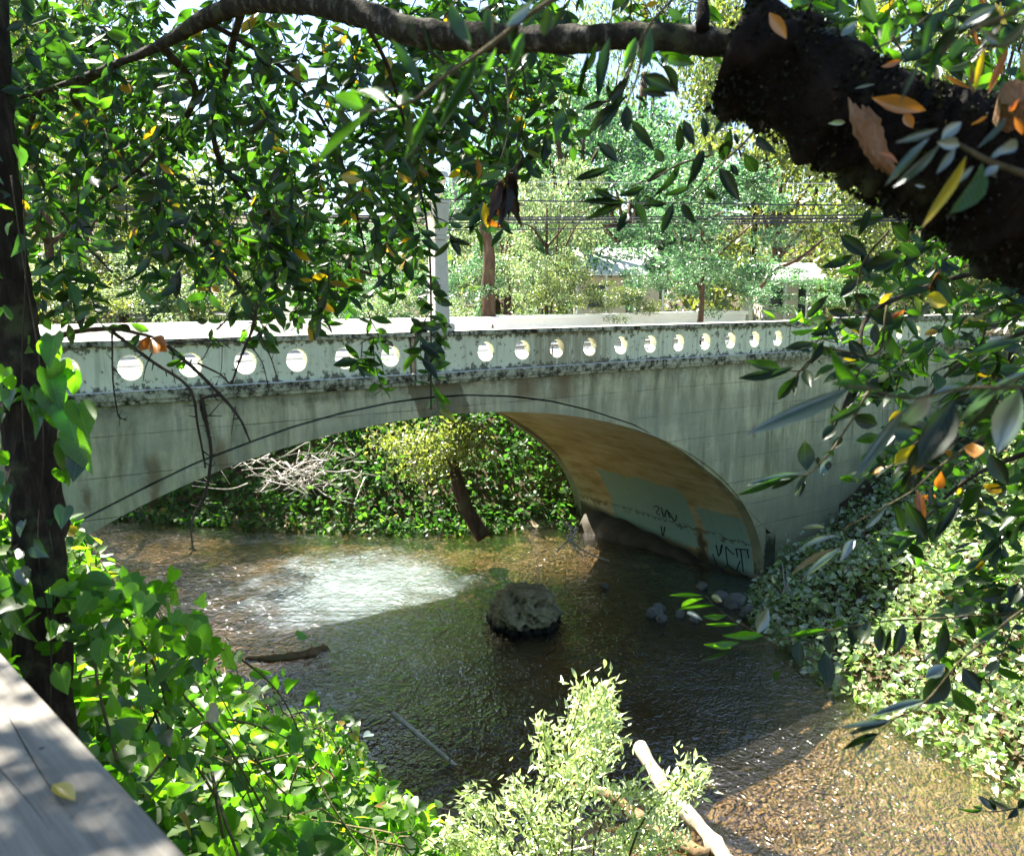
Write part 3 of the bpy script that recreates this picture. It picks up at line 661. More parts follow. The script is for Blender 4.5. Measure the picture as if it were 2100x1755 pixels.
# shrubs along the far side of the road
SH = [(120, 27, 8.6, 2.2, 1.3, 'yellow green', 2), (250, 27, 8.9, 2.0, 1.5, 'pale', 3), (400, 36, 8.2, 2.6, 1.6, 'grey green', 1), (620, 38, 8.0, 2.6, 1.6, 'pale', 3), (745, 38, 8.0, 2.6, 1.6, 'dark green', 1),
      (975, 28, 9.2, 1.1, 1.5, 'blue green', 1), (1080, 29, 9.4, 1.4, 1.7, 'bright speckled', 3), (1165, 29, 8.9, 1.2, 1.3, 'fresh green', 0), (1255, 30, 8.1, 1.6, .9, 'brownish green', 0),
      (1335, 31, 8.9, 1.2, 1.2, 'dark leafy', 1), (1475, 32, 8.8, 1.6, 1.3, 'very dark', 1), (1640, 34, 8.6, 2.6, 1.1, 'dense green', 1), (1800, 34, 8.7, 2.8, 1.2, 'dense blue green', 1), (1960, 33, 9.0, 2.6, 1.5, 'leafy green', 0), (2090, 31, 9.0, 2.4, 1.6, 'yellowish', 2),
      (30, 29, 9.4, 2.2, 1.8, 'tall pale', 3), (500, 37, 8.6, 2.6, 1.8, 'loose pale', 3), (860, 37, 8.2, 2.2, 1.6, 'thin pale', 3)]
where = ['at the left edge', 'left of the far lamp post', 'behind the left holes of the parapet', 'between the two lamp posts', 'just left of the near lamp post', 'against the thick brown trunk', 'right of the thick brown trunk',
         'left of the white roof', 'below the white roof', 'right end of the white roof', 'under the fern leaved tree', 'beyond the end of the far parapet', 'below the blue parked car', 'behind the right sprays', 'at the right edge', 'in the left corner behind the ivy trunk', 'behind the far lamp post', 'behind the near lamp post']
for (px, Y, top, rx, rz, ad, mt), wh in zip(SH, where):
    tree('shrub', f'{ad} shrub beyond the far parapet, {wh}', px, Y, top, None, rx, rz, 'bush', mt, trunk=False, group='shrubs behind the far parapet', cat='shrub')

# leafy mass of the far wooded hillside, closes the view below the crowns
def px_of(T, S):
    X = O3[0] + T*D3[0] + S*N3[0]; Y = O3[1] + T*D3[1] + S*N3[1]; return CX + 1821 * X / np.maximum(Y, .1)
def scatter_leaves(name, n, tr_, sr_, leaf, mat, hmax, kind='low', test=None, label=None, ratio=.8, upw=.9, hpow=1.0, clump=1.1, seed=3, ori=None):
    r = np.random.default_rng(seed); T = r.uniform(*tr_, n); S = r.uniform(*sr_, n); d = river_sd(T, S)
    ok = d > (-.7 if name.startswith('ivy') else -.25)
    if test is not None: ok &= test(T, S, d)
    T, S, d = T[ok], S[ok], d[ok]; Z = ground_z(T, S)
    hh = hmax * (.55 + .3 * lump(T, S, clump) + .15*lump(T, S, clump*3.1)); hh = np.clip(hh, .08, None) * np.clip((d + (.95 if name.startswith('ivy') else .45)) * 1.3, .15, 1)
    Zl = np.maximum(Z, 0) + hh * r.uniform(0, 1, len(T)) ** hpow
    P = O3[None] + T[:, None]*D3 + S[:, None]*N3; P[:, 2] = Zl
    N_ = unit(r.normal(size=(len(T), 3)) * .55 + np.array([0, 0, upw]) - N3 * .25); D_ = unit(r.normal(size=(len(T), 3)) + np.array([0, 0, -.35]))
    D_ = unit(D_ - N_ * (D_ * N_).sum(1, keepdims=True)); L = leaf * r.uniform(.4, 1.0, len(T)) ** .8 * 1.45
    o = link(name, leaf_mesh(name, P, D_, N_, L, L*ratio, kind), mat); tag(o, label, None, None, 'stuff'); return o, P
M_ivy = mat_leaf('ivy_leaf', [(0, (.018, .050, .016)), (.4, (.035, .085, .022)), (.8, (.06, .125, .03)), (.985, (.11, .17, .04)), (1, (.22, .10, .03))], (2.4, 3.4, 1.0), .40, .4, .015)
M_vine = mat_leaf('vine_leaf', [(0, (.020, .050, .007)), (.4, (.052, .112, .012)), (.8, (.105, .185, .018)), (.95, (.15, .20, .03)), (1, (.24, .12, .03))], (3.0, 4.4, .7), .52, .45, .03)
M_bank = mat_leaf('bank_leaf', [(0, (.06, .11, .03)), (.4, (.20, .28, .09)), (.8, (.38, .45, .20)), (.96, (.55, .6, .4)), (1, (.24, .16, .06))], (2.0, 2.6, 1.2), .4, .35, .12)
M_willow = mat_leaf('willow_leaf', [(0, (.22, .26, .08)), (.4, (.42, .47, .26)), (.8, (.60, .64, .44)), (1, (.58, .58, .25))], (1.9, 2.3, 1.2), .4, .35, .12)
M_lit = mat_leaf('dry_litter_leaf', [(0, (.05, .028, .014)), (.5, (.12, .065, .026)), (1, (.22, .13, .06))], (1.3, 1.1, .8), .15, .6, .04)

def behind(T, S, d): return ((S > 7.9) | ((S > 6.9) & (T > 8.7) & (T < 9.3))) & (d < 10)
scatter_leaves('ivy_ground_cover', 90000, (-22, 16), (6.9, 28), .17, M_ivy, 1.5, 'mid', behind, 'dark ivy and bramble leaves covering the steep bank beyond the arch', seed=31)
scatter_leaves('bank_ground_cover', 52000, (3.5, 22), (-15, -.12), .125, M_bank, 1.25, 'mid', lambda T, S, d: ~((T < 10.6) & (S > -.35)), 'sunlit heart leaved vines covering the right bank in front of the bridge', seed=32)
def left_ok(T, S, d):
    P = T[:, None]*D3 + S[:, None]*N3 + O3; return (np.hypot(P[:, 0], P[:, 1]) > 2.6) & (T < 0)
scatter_leaves('vine_ground_cover', 80000, (-10, -2.6), (-15.5, -1), .105, M_vine, 1.25, 'mid', left_ok, 'bright green backlit vines tumbling down the left bank below the wooden board', seed=33, clump=.9)
scatter_leaves('fallen_leaves', 5000, (-10, -3.5), (-15.5, -3), .10, M_lit, .12, 'low', left_ok, 'dry brown leaves lying among the vines of the left bank', seed=34)
scatter_leaves('vine_ground_cover', 9000, (-16, -8.8), (-9, -.1), .13, M_vine, 1.0, 'mid', lambda T, S, d: (d > .1), 'vines at the foot of the bridge behind the ivy covered trunk', seed=35)
scatter_leaves('roadside_ground_cover', 16000, (-30, 45), (8.2, 30), .14, M_lf_tree[1], .7, 'low', lambda T, S, d: d > 5, 'low green plants along the far side of the road', seed=36)

scatter_leaves('woodland_undergrowth', 26000, (-60, 90), (24, 80), .42, M_lf_tree[0], 5.5, 'low', lambda T, S, d: (d > 10) & ~((px_of(T, S) > 520) & (px_of(T, S) < 900)), 'dense distant undergrowth between the trunks beyond the road', seed=37)
def runners(name, label, n, tr_, sr_, test, mat, hmax, ln, seed):
    r = np.random.default_rng(seed); m = MB(); k = 0
    while k < n:
        t, s_ = r.uniform(*tr_), r.uniform(*sr_); d = river_sd(np.array([t]), np.array([s_]))
        if d[0] < .2 or not test(np.array([t]), np.array([s_]), d)[0]: continue
        a_ = r.uniform(0, 6.28); L = ln * r.uniform(.5, 1.3); q = []
        for u in np.linspace(0, 1, 7):
            tt_, ss_ = t + math.cos(a_ + .8*u) * L * u, s_ + math.sin(a_ + .8*u) * L * u
            q.append(loc(tt_, ss_, max(0.05, float(ground_z(tt_, ss_))) + hmax * math.sin(math.pi * (u*.85 + .1)) * r.uniform(.8, 1.05)))
        m.tube(smooth_path(q, 12), np.linspace(.008, .003, 12), 4); k += 1
    tag(m.build(name, mat), label, kind='stuff')
M_run = mat_bark('vine_runner', (.06, .05, .02), (.13, .11, .05), (.26, .22, .12), 20)
runners('vine_runners', 'thin stems arching through the vines of the left bank', 130, (-9.5, -3), (-15, -3), left_ok, M_run, 1.0, 1.5, 51)
runners('vine_runners', 'thin stems trailing through the vines of the right bank', 160, (5, 16), (-14, -.6), lambda T, S, d: d > .3, M_run, .95, 1.6, 52)
scatter_leaves('fallen_leaves', 5000, (4.5, 18), (-14, -.3), .11, M_lit, .9, 'low', lambda T, S, d: d > .1, 'brown dead leaves among the vines of the right bank', seed=53)
# ------------------------------------------------------------------ stones
def rock(name, label, P, sx, sy, sz, mat, sub=4, seed=0, pits=0.0, group=None):
    import bmesh
    bm = bmesh.new(); bmesh.ops.create_icosphere(bm, subdivisions=sub, radius=1.0)
    o_ = Vector((seed * 3.1, seed * 1.7, 0))
    for v in bm.verts:
        p = v.co.copy(); f = 1 + .28 * mnoise.noise(p * 1.1 + o_) + .14 * mnoise.noise(p * 2.7 + o_) + .06 * mnoise.noise(p * 6 + o_)
        if pits:
            dd = mnoise.voronoi(p * 3.0 + o_)[0][0]; f -= pits * 1.5 * max(0, .36 - dd); f += .05 * mnoise.noise(p * 12 + o_)
            dd = mnoise.voronoi(p * 6.5 + o_)[0][0]; f += pits * .35 * max(0, .3 - dd)
        q = p * f; q = Vector((q.x*sx, q.y*sy, q.z*sz))
        if q.z > sz*.85: q.z = sz*.85 + (q.z - sz*.85)*.5
        v.co = q
    me = bpy.data.meshes.new(name); bm.to_mesh(me); bm.free()
    for p in me.polygons: p.use_smooth = True
    o = link(name, me, mat); o.location = tuple(P); o.rotation_euler = (0, 0, seed * 1.3); return tag(o, label, 'boulder' if pits else 'stone', group)
def mat_rock(nm, c1, c2, c3, wet=None):
    a = NT(nm); v = a.coord(); n1 = a.noise(v, 2.4, 8, .7); n2 = a.noise(v, 9, 6, .7)
    c = a.ramp(n1, [(.3, c1), (.5, c2), (.72, c3)]); c = a.mix(a.math('MULTIPLY', a.step(n2, .5, .65), .5), c, tuple(x*.35 for x in c1))
    if wet is not None: c = a.mix(a.step(sep(a, v)[2], wet + .1, wet), c, (.012, .012, .007))
    return a.done(a.principled(c, .85, .25, a.bump(n2, .9, .06)))
M_rock = mat_rock('conglomerate_rock', (.10, .105, .06), (.22, .185, .095), (.36, .31, .18), -.13)
M_stone = mat_rock('grey_river_stone', (.05, .05, .04), (.13, .13, .105), (.28, .27, .22))
p = onz(1076, 1262, 0.1); rock('boulder', 'big pitted brown boulder standing in the creek below the arch', (p[0], p[1],   .22), 1.08, .80, .62, M_rock, 6, 1.2, .55)
for (x, y, r_, lb) in ((1342, 1262, .22, 'grey stone in the black pool, left one of the little pile'), (1358, 1272, .16, 'pale stone in the black pool, right one of the little pile'), (1350, 1252, .19, 'grey stone topping the little pile in the black pool'),
                       (1240, 1204, .12, 'small lone pale stone in the dark water under the arch'), (1395, 1262, .14, 'small grey stone between the pile and the right bank'), (1425, 1272, .13, 'flat stone near the right bank below the green twig'),
                       (1478, 1228, .22, 'grey stone against the foot of the arch wall, left'), (1508, 1240, .30, 'rounded grey stone at the corner of the abutment'), (1535, 1262, .24, 'mossy stone at the edge of the right bank vines'),
                       (1440, 1205, .16, 'dark stone beside the arch footing'), (795, 1072, .22, 'pale stone at the waterline of the far bank'), (860, 1082, .20, 'light stone under the ivy at the far waterline'), (760, 1068, .18, 'reddish pale stone at the far waterline, leftmost')):
    p = onz(x, y, 0); rock('stone', lb, (p[0], p[1], r_*.25), r_, r_*.8, r_*.75, M_stone, 3, x * .013, 0, 'stones in the creek')

# ------------------------------------------------------------------ logs, sticks, roots
M_log = mat_bark('barkless_driftwood', (.20, .16, .11), (.42, .36, .27), (.62, .57, .47), 7, .3, .5)
M_logb = mat_bark('brown_log_bark', (.10, .06, .03), (.22, .14, .07), (.36, .26, .14), 6, .3, .7)
M_dead = mat_bark('dead_twig_bark', (.02, .015, .01), (.06, .048, .034), (.12, .10, .08), 12)
M_pale = mat_bark('bleached_twig', (.30, .27, .23), (.48, .45, .40), (.62, .60, .54), 12)
def wood(name, label, cat, parts, mat, group=None):
    P0 = np.asarray(parts[0][0][0], float); r0 = thing(name, label, cat, P0, 0, group)
    for i, (pts, r1, r2, pn) in enumerate(parts):
        Q = [q - P0 for q in smooth_path(pts, max(6, 4*len(pts)))]; m = MB(); m.tube(Q, np.linspace(r1, r2, len(Q)) * (1 + .12*np.sin(np.arange(len(Q))*1.7 + i)), 12 if r1 > .03 else 5, .5, i); m.build(pn, mat, r0, True)
    return r0
wood('log', 'pale driftwood log slanting out of the creek at the bottom, upper end cut', 'log', [([onz(1312, 1528, .62), onz(1360, 1610, .40), onz(1440, 1700, .2), onz(1500, 1775, .0)], .10, .12, 'trunk'), ([onz(1375, 1625, .42), onz(1350, 1650, .5), onz(1345, 1690, .3)], .03, .015, 'snag')], M_log)
wood('log', 'brown log lying across the shallows behind the willow shrub', 'log', [([onz(1170, 1610, .35), onz(1255, 1635, .3), onz(1330, 1690, .15), onz(1450, 1760, .0)], .07, .11, 'trunk')], M_logb)
wood('stick', 'straight pale stick standing out of the blue rippled water', 'stick', [([onz(805, 1462, .5), onz(870, 1515, .3), onz(940, 1575, -.05)], .05, .035, 'stem'), ([onz(922, 1560, .05), onz(925, 1545, .3)], .02, .012, 'twig')], M_log)
wood('driftwood', 'thin pale driftwood at the bottom edge among the willow leaves', 'driftwood', [([onz(1130, 1748, .3), onz(1200, 1740, .35), onz(1262, 1715, .5)], .035, .015, 'stem')], M_log)
wood('sunken_log', 'orange brown sunken log breaking the surface beside the left bank vines', 'log', [([onz(505, 1352, -.02), onz(560, 1350, .03), onz(620, 1342, .03), onz(668, 1330, -.02)], .06, .10, 'trunk')], M_logb)
for k in range(3):
    x0 = 1158 + 14*k; wood('root', ['pale root hanging over the footing at the far end of the arch wall', 'curling root below the arch springing', 'thin crooked root reaching down to the black water'][k], 'root',
        [([at(x0, 1072+5*k, 26), at(x0 + 22*(1 - k), 1092+6*k, 25.8), at(x0 + 12*(k-1)+8, 1118+8*k, 25.5), at(x0 + 40*(k-.4), 1132+9*k, 25.4)], .035, .018, 'stem')], M_pale, 'roots at the arch footing')
# bleached dead brush on the far bank
rt = at(640, 985, 27.5); r0 = thing('dead_brush', 'tangle of bleached leafless branches on the far bank, seen under the left of the arch', 'dead brush', rt)
for k in range(46):
    a_ = rng.uniform(-1, 1); b_ = rng.uniform(-.5, 1); s0 = np.array([rng.normal()*1.0, rng.normal()*.5, rng.uniform(-.2, .9)])
    e = s0 + np.array([a_*1.5, rng.normal()*.4 - .4, b_*.6 - .3]); mid = (s0 + e)/2 + rng.normal(size=3)*.16
    m = MB(); m.tube(smooth_path([s0, mid, e], 8), np.linspace(.028, .008, 8), 5)
    for _ in range(3):
        q = s0 + (e - s0)*rng.uniform(.3, .9); m.tube([q, q + rng.normal(size=3)*np.array([.35, .2, .25])], [.012, .005], 4)
    m.build('branch', M_pale, r0, True)
# leaning tree on the far bank under the arch
b0 = at(985, 1085, 26.5); r0 = thing('leaning_tree', 'leaning brown tree with yellow green crown on the far bank, framed by the arch', 'tree', b0)
m = MB(); pth = smooth_path([at(*q) - b0 for q in ((992, 1100, 26.5), (962, 1055, 26.4), (942, 1000, 26.4), (930, 955, 26.5), (912, 905, 26.6))], 14)
m.tube(pth, np.linspace(.26, .13, 14), 10, .25); m.build('trunk', M_bark_far, r0, True)
for q in ((880, 880), (930, 870), (960, 890), (860, 930)):
    m = MB(); m.tube(smooth_path([pth[10], (pth[12] + at(*q, 26.4) - b0)/2, at(*q, 26.2) - b0], 6), np.linspace(.07, .02, 6), 5); m.build('limb', M_bark_far, r0, True)
n = 2600; cc = np.array([at(*q) - b0 for q in ((895, 905, 26), (940, 895, 26), (850, 925, 26.3), (960, 915, 25.8), (915, 935, 25.6), (810, 905, 27), (870, 965, 26.4))])
P_ = cc[rng.integers(0, len(cc), n)] + rng.normal(size=(n, 3)) * np.array([.42, .4, .26])
L_ = rng.uniform(.10, .2, n); o = link('crown', leaf_mesh('crown', P_, rdir(n), unit(rdir(n) + [0, 0, 1]), L_, L_*.55, 'low'), M_lf_tree[2], r0); o['kind'] = 'stuff'

# ------------------------------------------------------------------ things beyond the road
M_white = mat_plain('white_painted_metal', (.78, .77, .74), .5, .4, .05)
M_cream = mat_plain('cream_wall', (.62, .55, .44), .8, .2, .08)
M_dark = mat_plain('dark_glass', (.02, .03, .035), .2, .6, .1)
def shed(label, px0, px1, Y, zt, zr, zb, roofmat, extra=0):
    x0, x1 = (px0-CX)/1821*Y, (px1-CX)/1821*Y; r0 = thing('small_building', label, 'building', (x0, Y, zb)); w_ = x1 - x0; h = zt - zb
    m = MB(); m.box((.15, .3, 0), (w_-.15, 3.4, h - .02)); m.build('wall', M_cream, r0)
    m = MB(); e = zr - zt; m.add([(0, -.2, h), (w_, -.2, h), (w_, 2.0, h+e), (0, 2.0, h+e), (0, 4, h), (w_, 4, h), (0, -.2, h+.08), (w_, -.2, h+.08), (w_, 2.0, h+e+.08), (0, 2.0, h+e+.08), (0, 4, h+.08), (w_, 4, h+.08)],
        [(0,3,2,1), (3,4,5,2), (6,7,8,9), (9,8,11,10), (0,1,7,6), (5,4,10,11), (0,6,9,3), (3,9,10,4), (1,2,8,7), (2,5,11,8)]); m.build('roof', roofmat, r0)
    m = MB(); m.box((w_*.58, .27, .1), (w_*.74, .33, min(2.0, h-.1))); m.build('door', M_dark, r0)
    m = MB(); m.box((w_*.15, .27, .9), (w_*.35, .33, min(1.8, h-.1))); m.build('window', M_dark, r0)
    for k in range(4): m = MB(); m.tube([(w_*(.02+.32*k), -.15, 0), (w_*(.02+.32*k), -.15, h)], .05, 6); m.build('porch_post', M_white, r0)
    return r0
shed('small building with blown out white roof behind the bridge, right of centre', 1180, 1362, 35, 8.35, 9.45, 6.2, M_white)
shed('low pale building behind the fern leaved tree, right of the white roofed one', 1562, 1700, 37, 8.15, 8.9, 6.2, M_white)
M_car = mat_plain('blue_car_paint', (.05, .09, .20), .25, .6, .05, bump=0)
def car(px, Y, label):
    r0 = thing('parked_car', label, 'car', ((px-CX)/1821*Y, Y, 6.75), .15); prof = [(-2.1, .35), (-2.15, .75), (-1.3, .92), (-.75, 1.38), (.6, 1.42), (1.3, .98), (2.05, .85), (2.12, .4)]
    m = MB(); n = len(prof); vs = [(x, -.82 if z > 1.1 else -.88, z) for x, z in prof] + [(x, .82 if z > 1.1 else .88, z) for x, z in prof]
    m.add(vs, [tuple(range(n)), tuple(range(2*n-1, n-1, -1))] + [(i, i+n, (i+1) % n + n, (i+1) % n) for i in range(n)]); bevel(m.build('body', M_car, r0), .05, 2)
    for x in (-1.35, 1.35):
        for y in (-.86, .7): m = MB(); m.tube([(x, y, .33), (x, y+.18, .33)], .33, 16); m.build('wheel', M_dark, r0)
    m = MB(); m.add([(-1.15, -.90, .98), (-.7, -.86, 1.3), (.5, -.86, 1.33), (1.0, -.90, 1.0)], [(0, 3, 2, 1)]); m.build('side_window', M_dark, r0)
car(1722, 40, 'blue car parked right of the low pale building')
r0 = thing('marker_post', 'pale square post standing at the right end of the far parapet', 'post', loc(18.3, WB - .1, 5.95), math.atan2(D3[1], D3[0]))
m = MB(); m.frustum((0, 0), 0, 1.35, .24, .22); bevel(m.build('shaft', M_post, r0), .02); m = MB(); m.frustum((0, 0), 1.352, 1.42, .26, .22); bevel(m.build('head', M_post, r0), .01)
M_wire = mat_plain('black_cable_sheath', (.03, .035, .04), .5, .4, .1)
M_wirel = mat_plain('bare_aluminium_cable', (.45, .45, .45), .35, .6, .1)
for (pts, Y, rad, lb, mt) in (([(-200, 398), (500, 404), (900, 409), (1600, 420), (2400, 425)], 25, .022, 'uppermost black overhead cable crossing behind the lamp post', M_wire),
        ([(-200, 408), (300, 425), (620, 440), (1170, 446), (2400, 436)], 25.3, .026, 'thick overhead cable, top of the bundled three', M_wire),
        ([(-200, 414), (300, 431), (620, 445), (1170, 451), (2400, 444)], 25.5, .032, 'middle overhead cable of the bundled three', M_wire),
        ([(-200, 424), (620, 452), (1170, 458), (1500, 456), (2400, 450)], 25.8, .02, 'lowest cable of the bundled three', M_wire),
        ([(600, 474), (1170, 470), (1370, 463), (2400, 440)], 26.2, .02, 'overhead cable drooping below the bundle, rising to the right', M_wire),
        ([(-200, 352), (200, 362), (900, 372), (2400, 380)], 27, .012, 'faint thin wire high above the left end of the bridge', M_wirel)):
    Q = smooth_path([EYE3 + ray(*q)*Y for q in pts], 40); m = MB(); m.tube(Q, rad, 5); o = m.build('overhead_cable', mt); tag(o, lb, 'cable', 'overhead cables')
for px in (-260, 2480):
    b = EYE3 + ray(px, 420) * 25.5; t_, s_ = to_ts(b); gz = float(ground_z(t_, s_)); r0 = thing('utility_pole', 'wooden utility pole outside the view holding the cables, %s' % ('left' if px < 0 else 'right'), 'pole', (b[0], b[1], gz))
    m = MB(); m.tube([(0, 0, -.5), (0, 0, b[2] - gz + 1.4)], [.16, .11], 10); m.build('shaft', M_bark_far, r0)
    m = MB(); m.box((-1, -.05, b[2]-gz+.3), (1, .05, b[2]-gz+.45)); m.build('crossarm', M_bark_far, r0)

# ================================================================== near foliage round the viewpoint
BAYG = [(0, (.008, .018, .006)), (.4, (.015, .034, .008)), (.75, (.030, .062, .010)), (1, (.055, .10, .014))]
M_bay = mat_leaf('bay_leaf', BAYG[:3] + [(.97, (.07, .125, .02)), (.975, (.34, .12, .012)), (1, (.42, .2, .02))], (3.0, 4.8, .9), .42, .34, .045)
M_bayg = mat_leaf('bay_leaf_green', BAYG, (3.2, 5.2, .8), .48, .3, .05, vein=True)
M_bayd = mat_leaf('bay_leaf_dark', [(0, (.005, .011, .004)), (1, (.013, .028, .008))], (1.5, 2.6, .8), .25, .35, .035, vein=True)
M_bayp = mat_leaf('bay_leaf_glossy', [(0, (.05, .085, .06)), (1, (.09, .14, .10))], (1.4, 2.0, 1.0), .22, .36, .22, vein=True)
M_bayo = mat_leaf('bay_leaf_orange', [(0, (.36, .10, .012)), (.5, (.46, .17, .02)), (1, (.50, .24, .05))], (1.6, 1.4, .6), .40, .35, .08, vein=True)
M_bayy = mat_leaf('bay_leaf_yellow', [(0, (.50, .36, .02)), (1, (.58, .46, .03))], (1.5, 1.6, .6), .40, .35, .08, vein=True)
M_vnear = mat_leaf('broad_vine_leaf', [(0, (.030, .075, .010)), (.5, (.06, .13, .014)), (1, (.10, .18, .02))], (3.0, 4.4, .7), .52, .42, .04, vein=True)
M_inear = mat_leaf('near_ivy_leaf', [(0, (.012, .034, .010)), (.5, (.024, .062, .015)), (1, (.05, .10, .02))], (2.4, 3.6, 1.0), .38, .34, .07, vein=True)
LM = dict(g=M_bayg, d=M_bayd, p=M_bayp, o=M_bayo, y=M_bayy, m=M_bay, v=M_vnear, i=M_inear, b=M_lit)
PROTO = {}
def proto(kind, mk, v):
    """shared one-leaf meshes, unit length, width .34, several curvatures"""
    k = (kind, mk, v)
    if k not in PROTO:
        V, F = TM[kind]; cur = (.05, .22, .40, -.12)[v]; tw = (.0, .35, -.3, .2)[v]
        W_ = .5; x = V[:, 0]; y = V[:, 1] * W_; z = V[:, 2] * W_ * 1.5 - cur * x**2 + tw * x * y
        PROTO[k] = mesh_tris('leaf_' + kind, np.stack([x, y, z], 1), F, True); PROTO[k].materials.append(LM[mk])
    return PROTO[k]
def leaf_obj(root, P, Dv, Nv, L, W, mk='g', kind='bay', v=None, rp=None):
    Dv = unit(Dv); S_ = unit(np.cross(Nv, Dv)); U = np.cross(Dv, S_)
    v = int(rng.integers(0, 4)) if v is None else v
    o = bpy.data.objects.new('leaf', proto(kind, mk, v)); sc.collection.objects.link(o); o.parent = root
    q = np.asarray(P) - np.asarray(rp if rp is not None else root.location)
    M = Matrix(((Dv[0]*L, S_[0]*W, U[0]*L, q[0]), (Dv[1]*L, S_[1]*W, U[1]*L, q[1]), (Dv[2]*L, S_[2]*W, U[2]*L, q[2]), (0, 0, 0, 1)))
    o.matrix_basis = M; return o
def px_leaf(root, b, t, wpx, dist, mk='g', kind='bay', v=None, tilt=.35, dz=None):
    dz = rng.uniform(-.12, .12) if dz is None else dz
    P, Q = at(*b, dist), at(*t, dist * (1 + dz * .25)); Dv = Q - P; L = np.linalg.norm(Dv)
    Nv = unit(EYE3 - P) + rng.normal(size=3) * tilt
    Nv = Nv - unit(Dv) * (Nv @ unit(Dv)); return leaf_obj(root, P, Dv, unit(Nv), L, wpx / FOC * dist, mk, kind, v)
def zoomed(x0, y0, k):
    return lambda x, y: ((x0 + x * k) * .84, (y0 + y * k) * .84)
Z1, Z2, Z3, Z4, Z6, Z8, ZD = zoomed(0, 0, .456), zoomed(800, 0, .456), zoomed(1600, 0, .456), zoomed(0, 700, .456), zoomed(1600, 700, .456), zoomed(1000, 1400, .7143), zoomed(1850, 0, .342)
def spray(name, label, zf, dist, twigs, leaves, mk='g', tw_r=.0035, cat='leafy branch', k=.383, group=None):
    root = thing(name, label, cat, at(*zf(*twigs[0][0]), dist), 0, group); rp = np.array(root.location)
    for tw in twigs:
        P = smooth_path([at(*zf(*q), dist) for q in tw], 4*len(tw)) - rp; m = MB(); m.tube(P, np.linspace(tw_r, tw_r*.4, len(P)), 6, .15); m.build('twig', M_twig, root, True)
    for lf in leaves:
        (bx, by), (tx, ty), w_ = lf[:3]; mm = lf[3] if len(lf) > 3 else mk
        px_leaf(root, zf(bx, by), zf(tx, ty), w_ * k, dist * rng.uniform(.97, 1.03), mm)
    return root
M_twig = mat_bark('green_brown_twig', (.05, .045, .02), (.12, .10, .05), (.22, .19, .11), 30)
M_limb = mat_bark('dark_mossy_bark', (.004, .003, .002), (.014, .009, .006), (.035, .024, .014), 16, .5, 1.0)
M_lich = mat_bark('lichen_spotted_bark', (.012, .010, .007), (.04, .033, .023), (.30, .28, .22), 38, .6, .8)

# ---- the big bay laurel: mossy limb from the right, long thin branch to the left, hanging curtain of leaves
lb0 = at(2650, 700, 1.9); t_, s_ = to_ts(lb0); gz = float(ground_z(t_, s_))
laurel = thing('bay_laurel_tree', 'old bay laurel with black mossy limb at top right and hanging curtain of leaves', 'tree', (lb0[0] + .3, lb0[1], gz)); LP = np.array(laurel.location)
def part_tube(root, rp, name, pts, r_, mat, n=40, seg=14, rough=.25, seed=0):
    P = smooth_path(pts, n) - rp; m = MB(); m.tube(P, np.interp(np.linspace(0, 1, n), np.linspace(0, 1, len(r_)), r_), seg, rough, seed); return m.build(name, mat, root, True), P + rp
part_tube(laurel, LP, 'trunk', [LP - [0, 0, .4], LP + [0.02, 0, .9], at(2520, 560, 1.9)], [.30, .26, .2], M_limb, 24, 20)
_, limbP = part_tube(laurel, LP, 'limb', [at(*q) for q in ((2560, 600, 1.9), (2300, 500, 1.85), (2130, 420, 1.8), (1980, 345, 1.78), (1850, 295, 1.78), (1720, 225, 1.78), (1600, 150, 1.8), (1497, 118, 1.82))], [.20, .175, .155, .135, .118, .108, .108, .105], M_limb, 90, 40, .3)
_, brP = part_tube(laurel, LP, 'branch', [at(*q) for q in ((1510, 92, 1.82), (1400, 82, 1.86), (1300, 74, 1.9), (1150, 82, 2.0), (950, 76, 2.15), (830, 62, 2.25), (740, 28, 2.35), (620, 6, 2.5), (500, 8, 2.65), (420, 40, 2.8), (330, 92, 2.95), (230, 135, 3.2), (80, 190, 3.5), (-120, 240, 3.8))],
   [.028, .030, .027, .031, .034, .036, .034, .032, .031, .028, .017, .012, .009, .006], M_lich, 110, 18, .22)
# moss and bark tufts give the limb its ragged edge
n = 14000; ii = rng.integers(2, 90, n); c_ = limbP[ii - 0 if False else np.clip(ii, 0, 89)]; tg = unit(np.gradient(limbP, axis=0))[np.clip(ii, 0, 89)]
rad_ = np.interp(ii / 89, np.linspace(0, 1, 8), [.20, .175, .155, .135, .118, .108, .108, .105])
v_ = rng.normal(size=(n, 3)); v_ = unit(v_ - tg * (v_ * tg).sum(1, keepdims=True)); cl = .5 + .5*np.sin(ii*.9)*np.sin(ii*.37+2)
P_ = c_ + v_ * (rad_ * rng.uniform(.97, 1.07, n))[:, None] + tg * rng.uniform(-.012, .012, (n, 1)); L_ = rng.uniform(.004, .014, n) * (.4 + cl)
M_moss = mat_leaf('dark_moss', [(0, (.004, .0035, .002)), (.8, (.010, .009, .004)), (.96, (.03, .032, .01)), (1, (.12, .09, .05))], (1, 1.1, .7), .1, .6, .02)
m_ = leaf_mesh('moss', P_ - LP, unit(v_ + rdir(n)*.7), rdir(n), L_, L_*.7, 'low'); o = link('moss', m_, M_moss, laurel); o['kind'] = 'stuff'
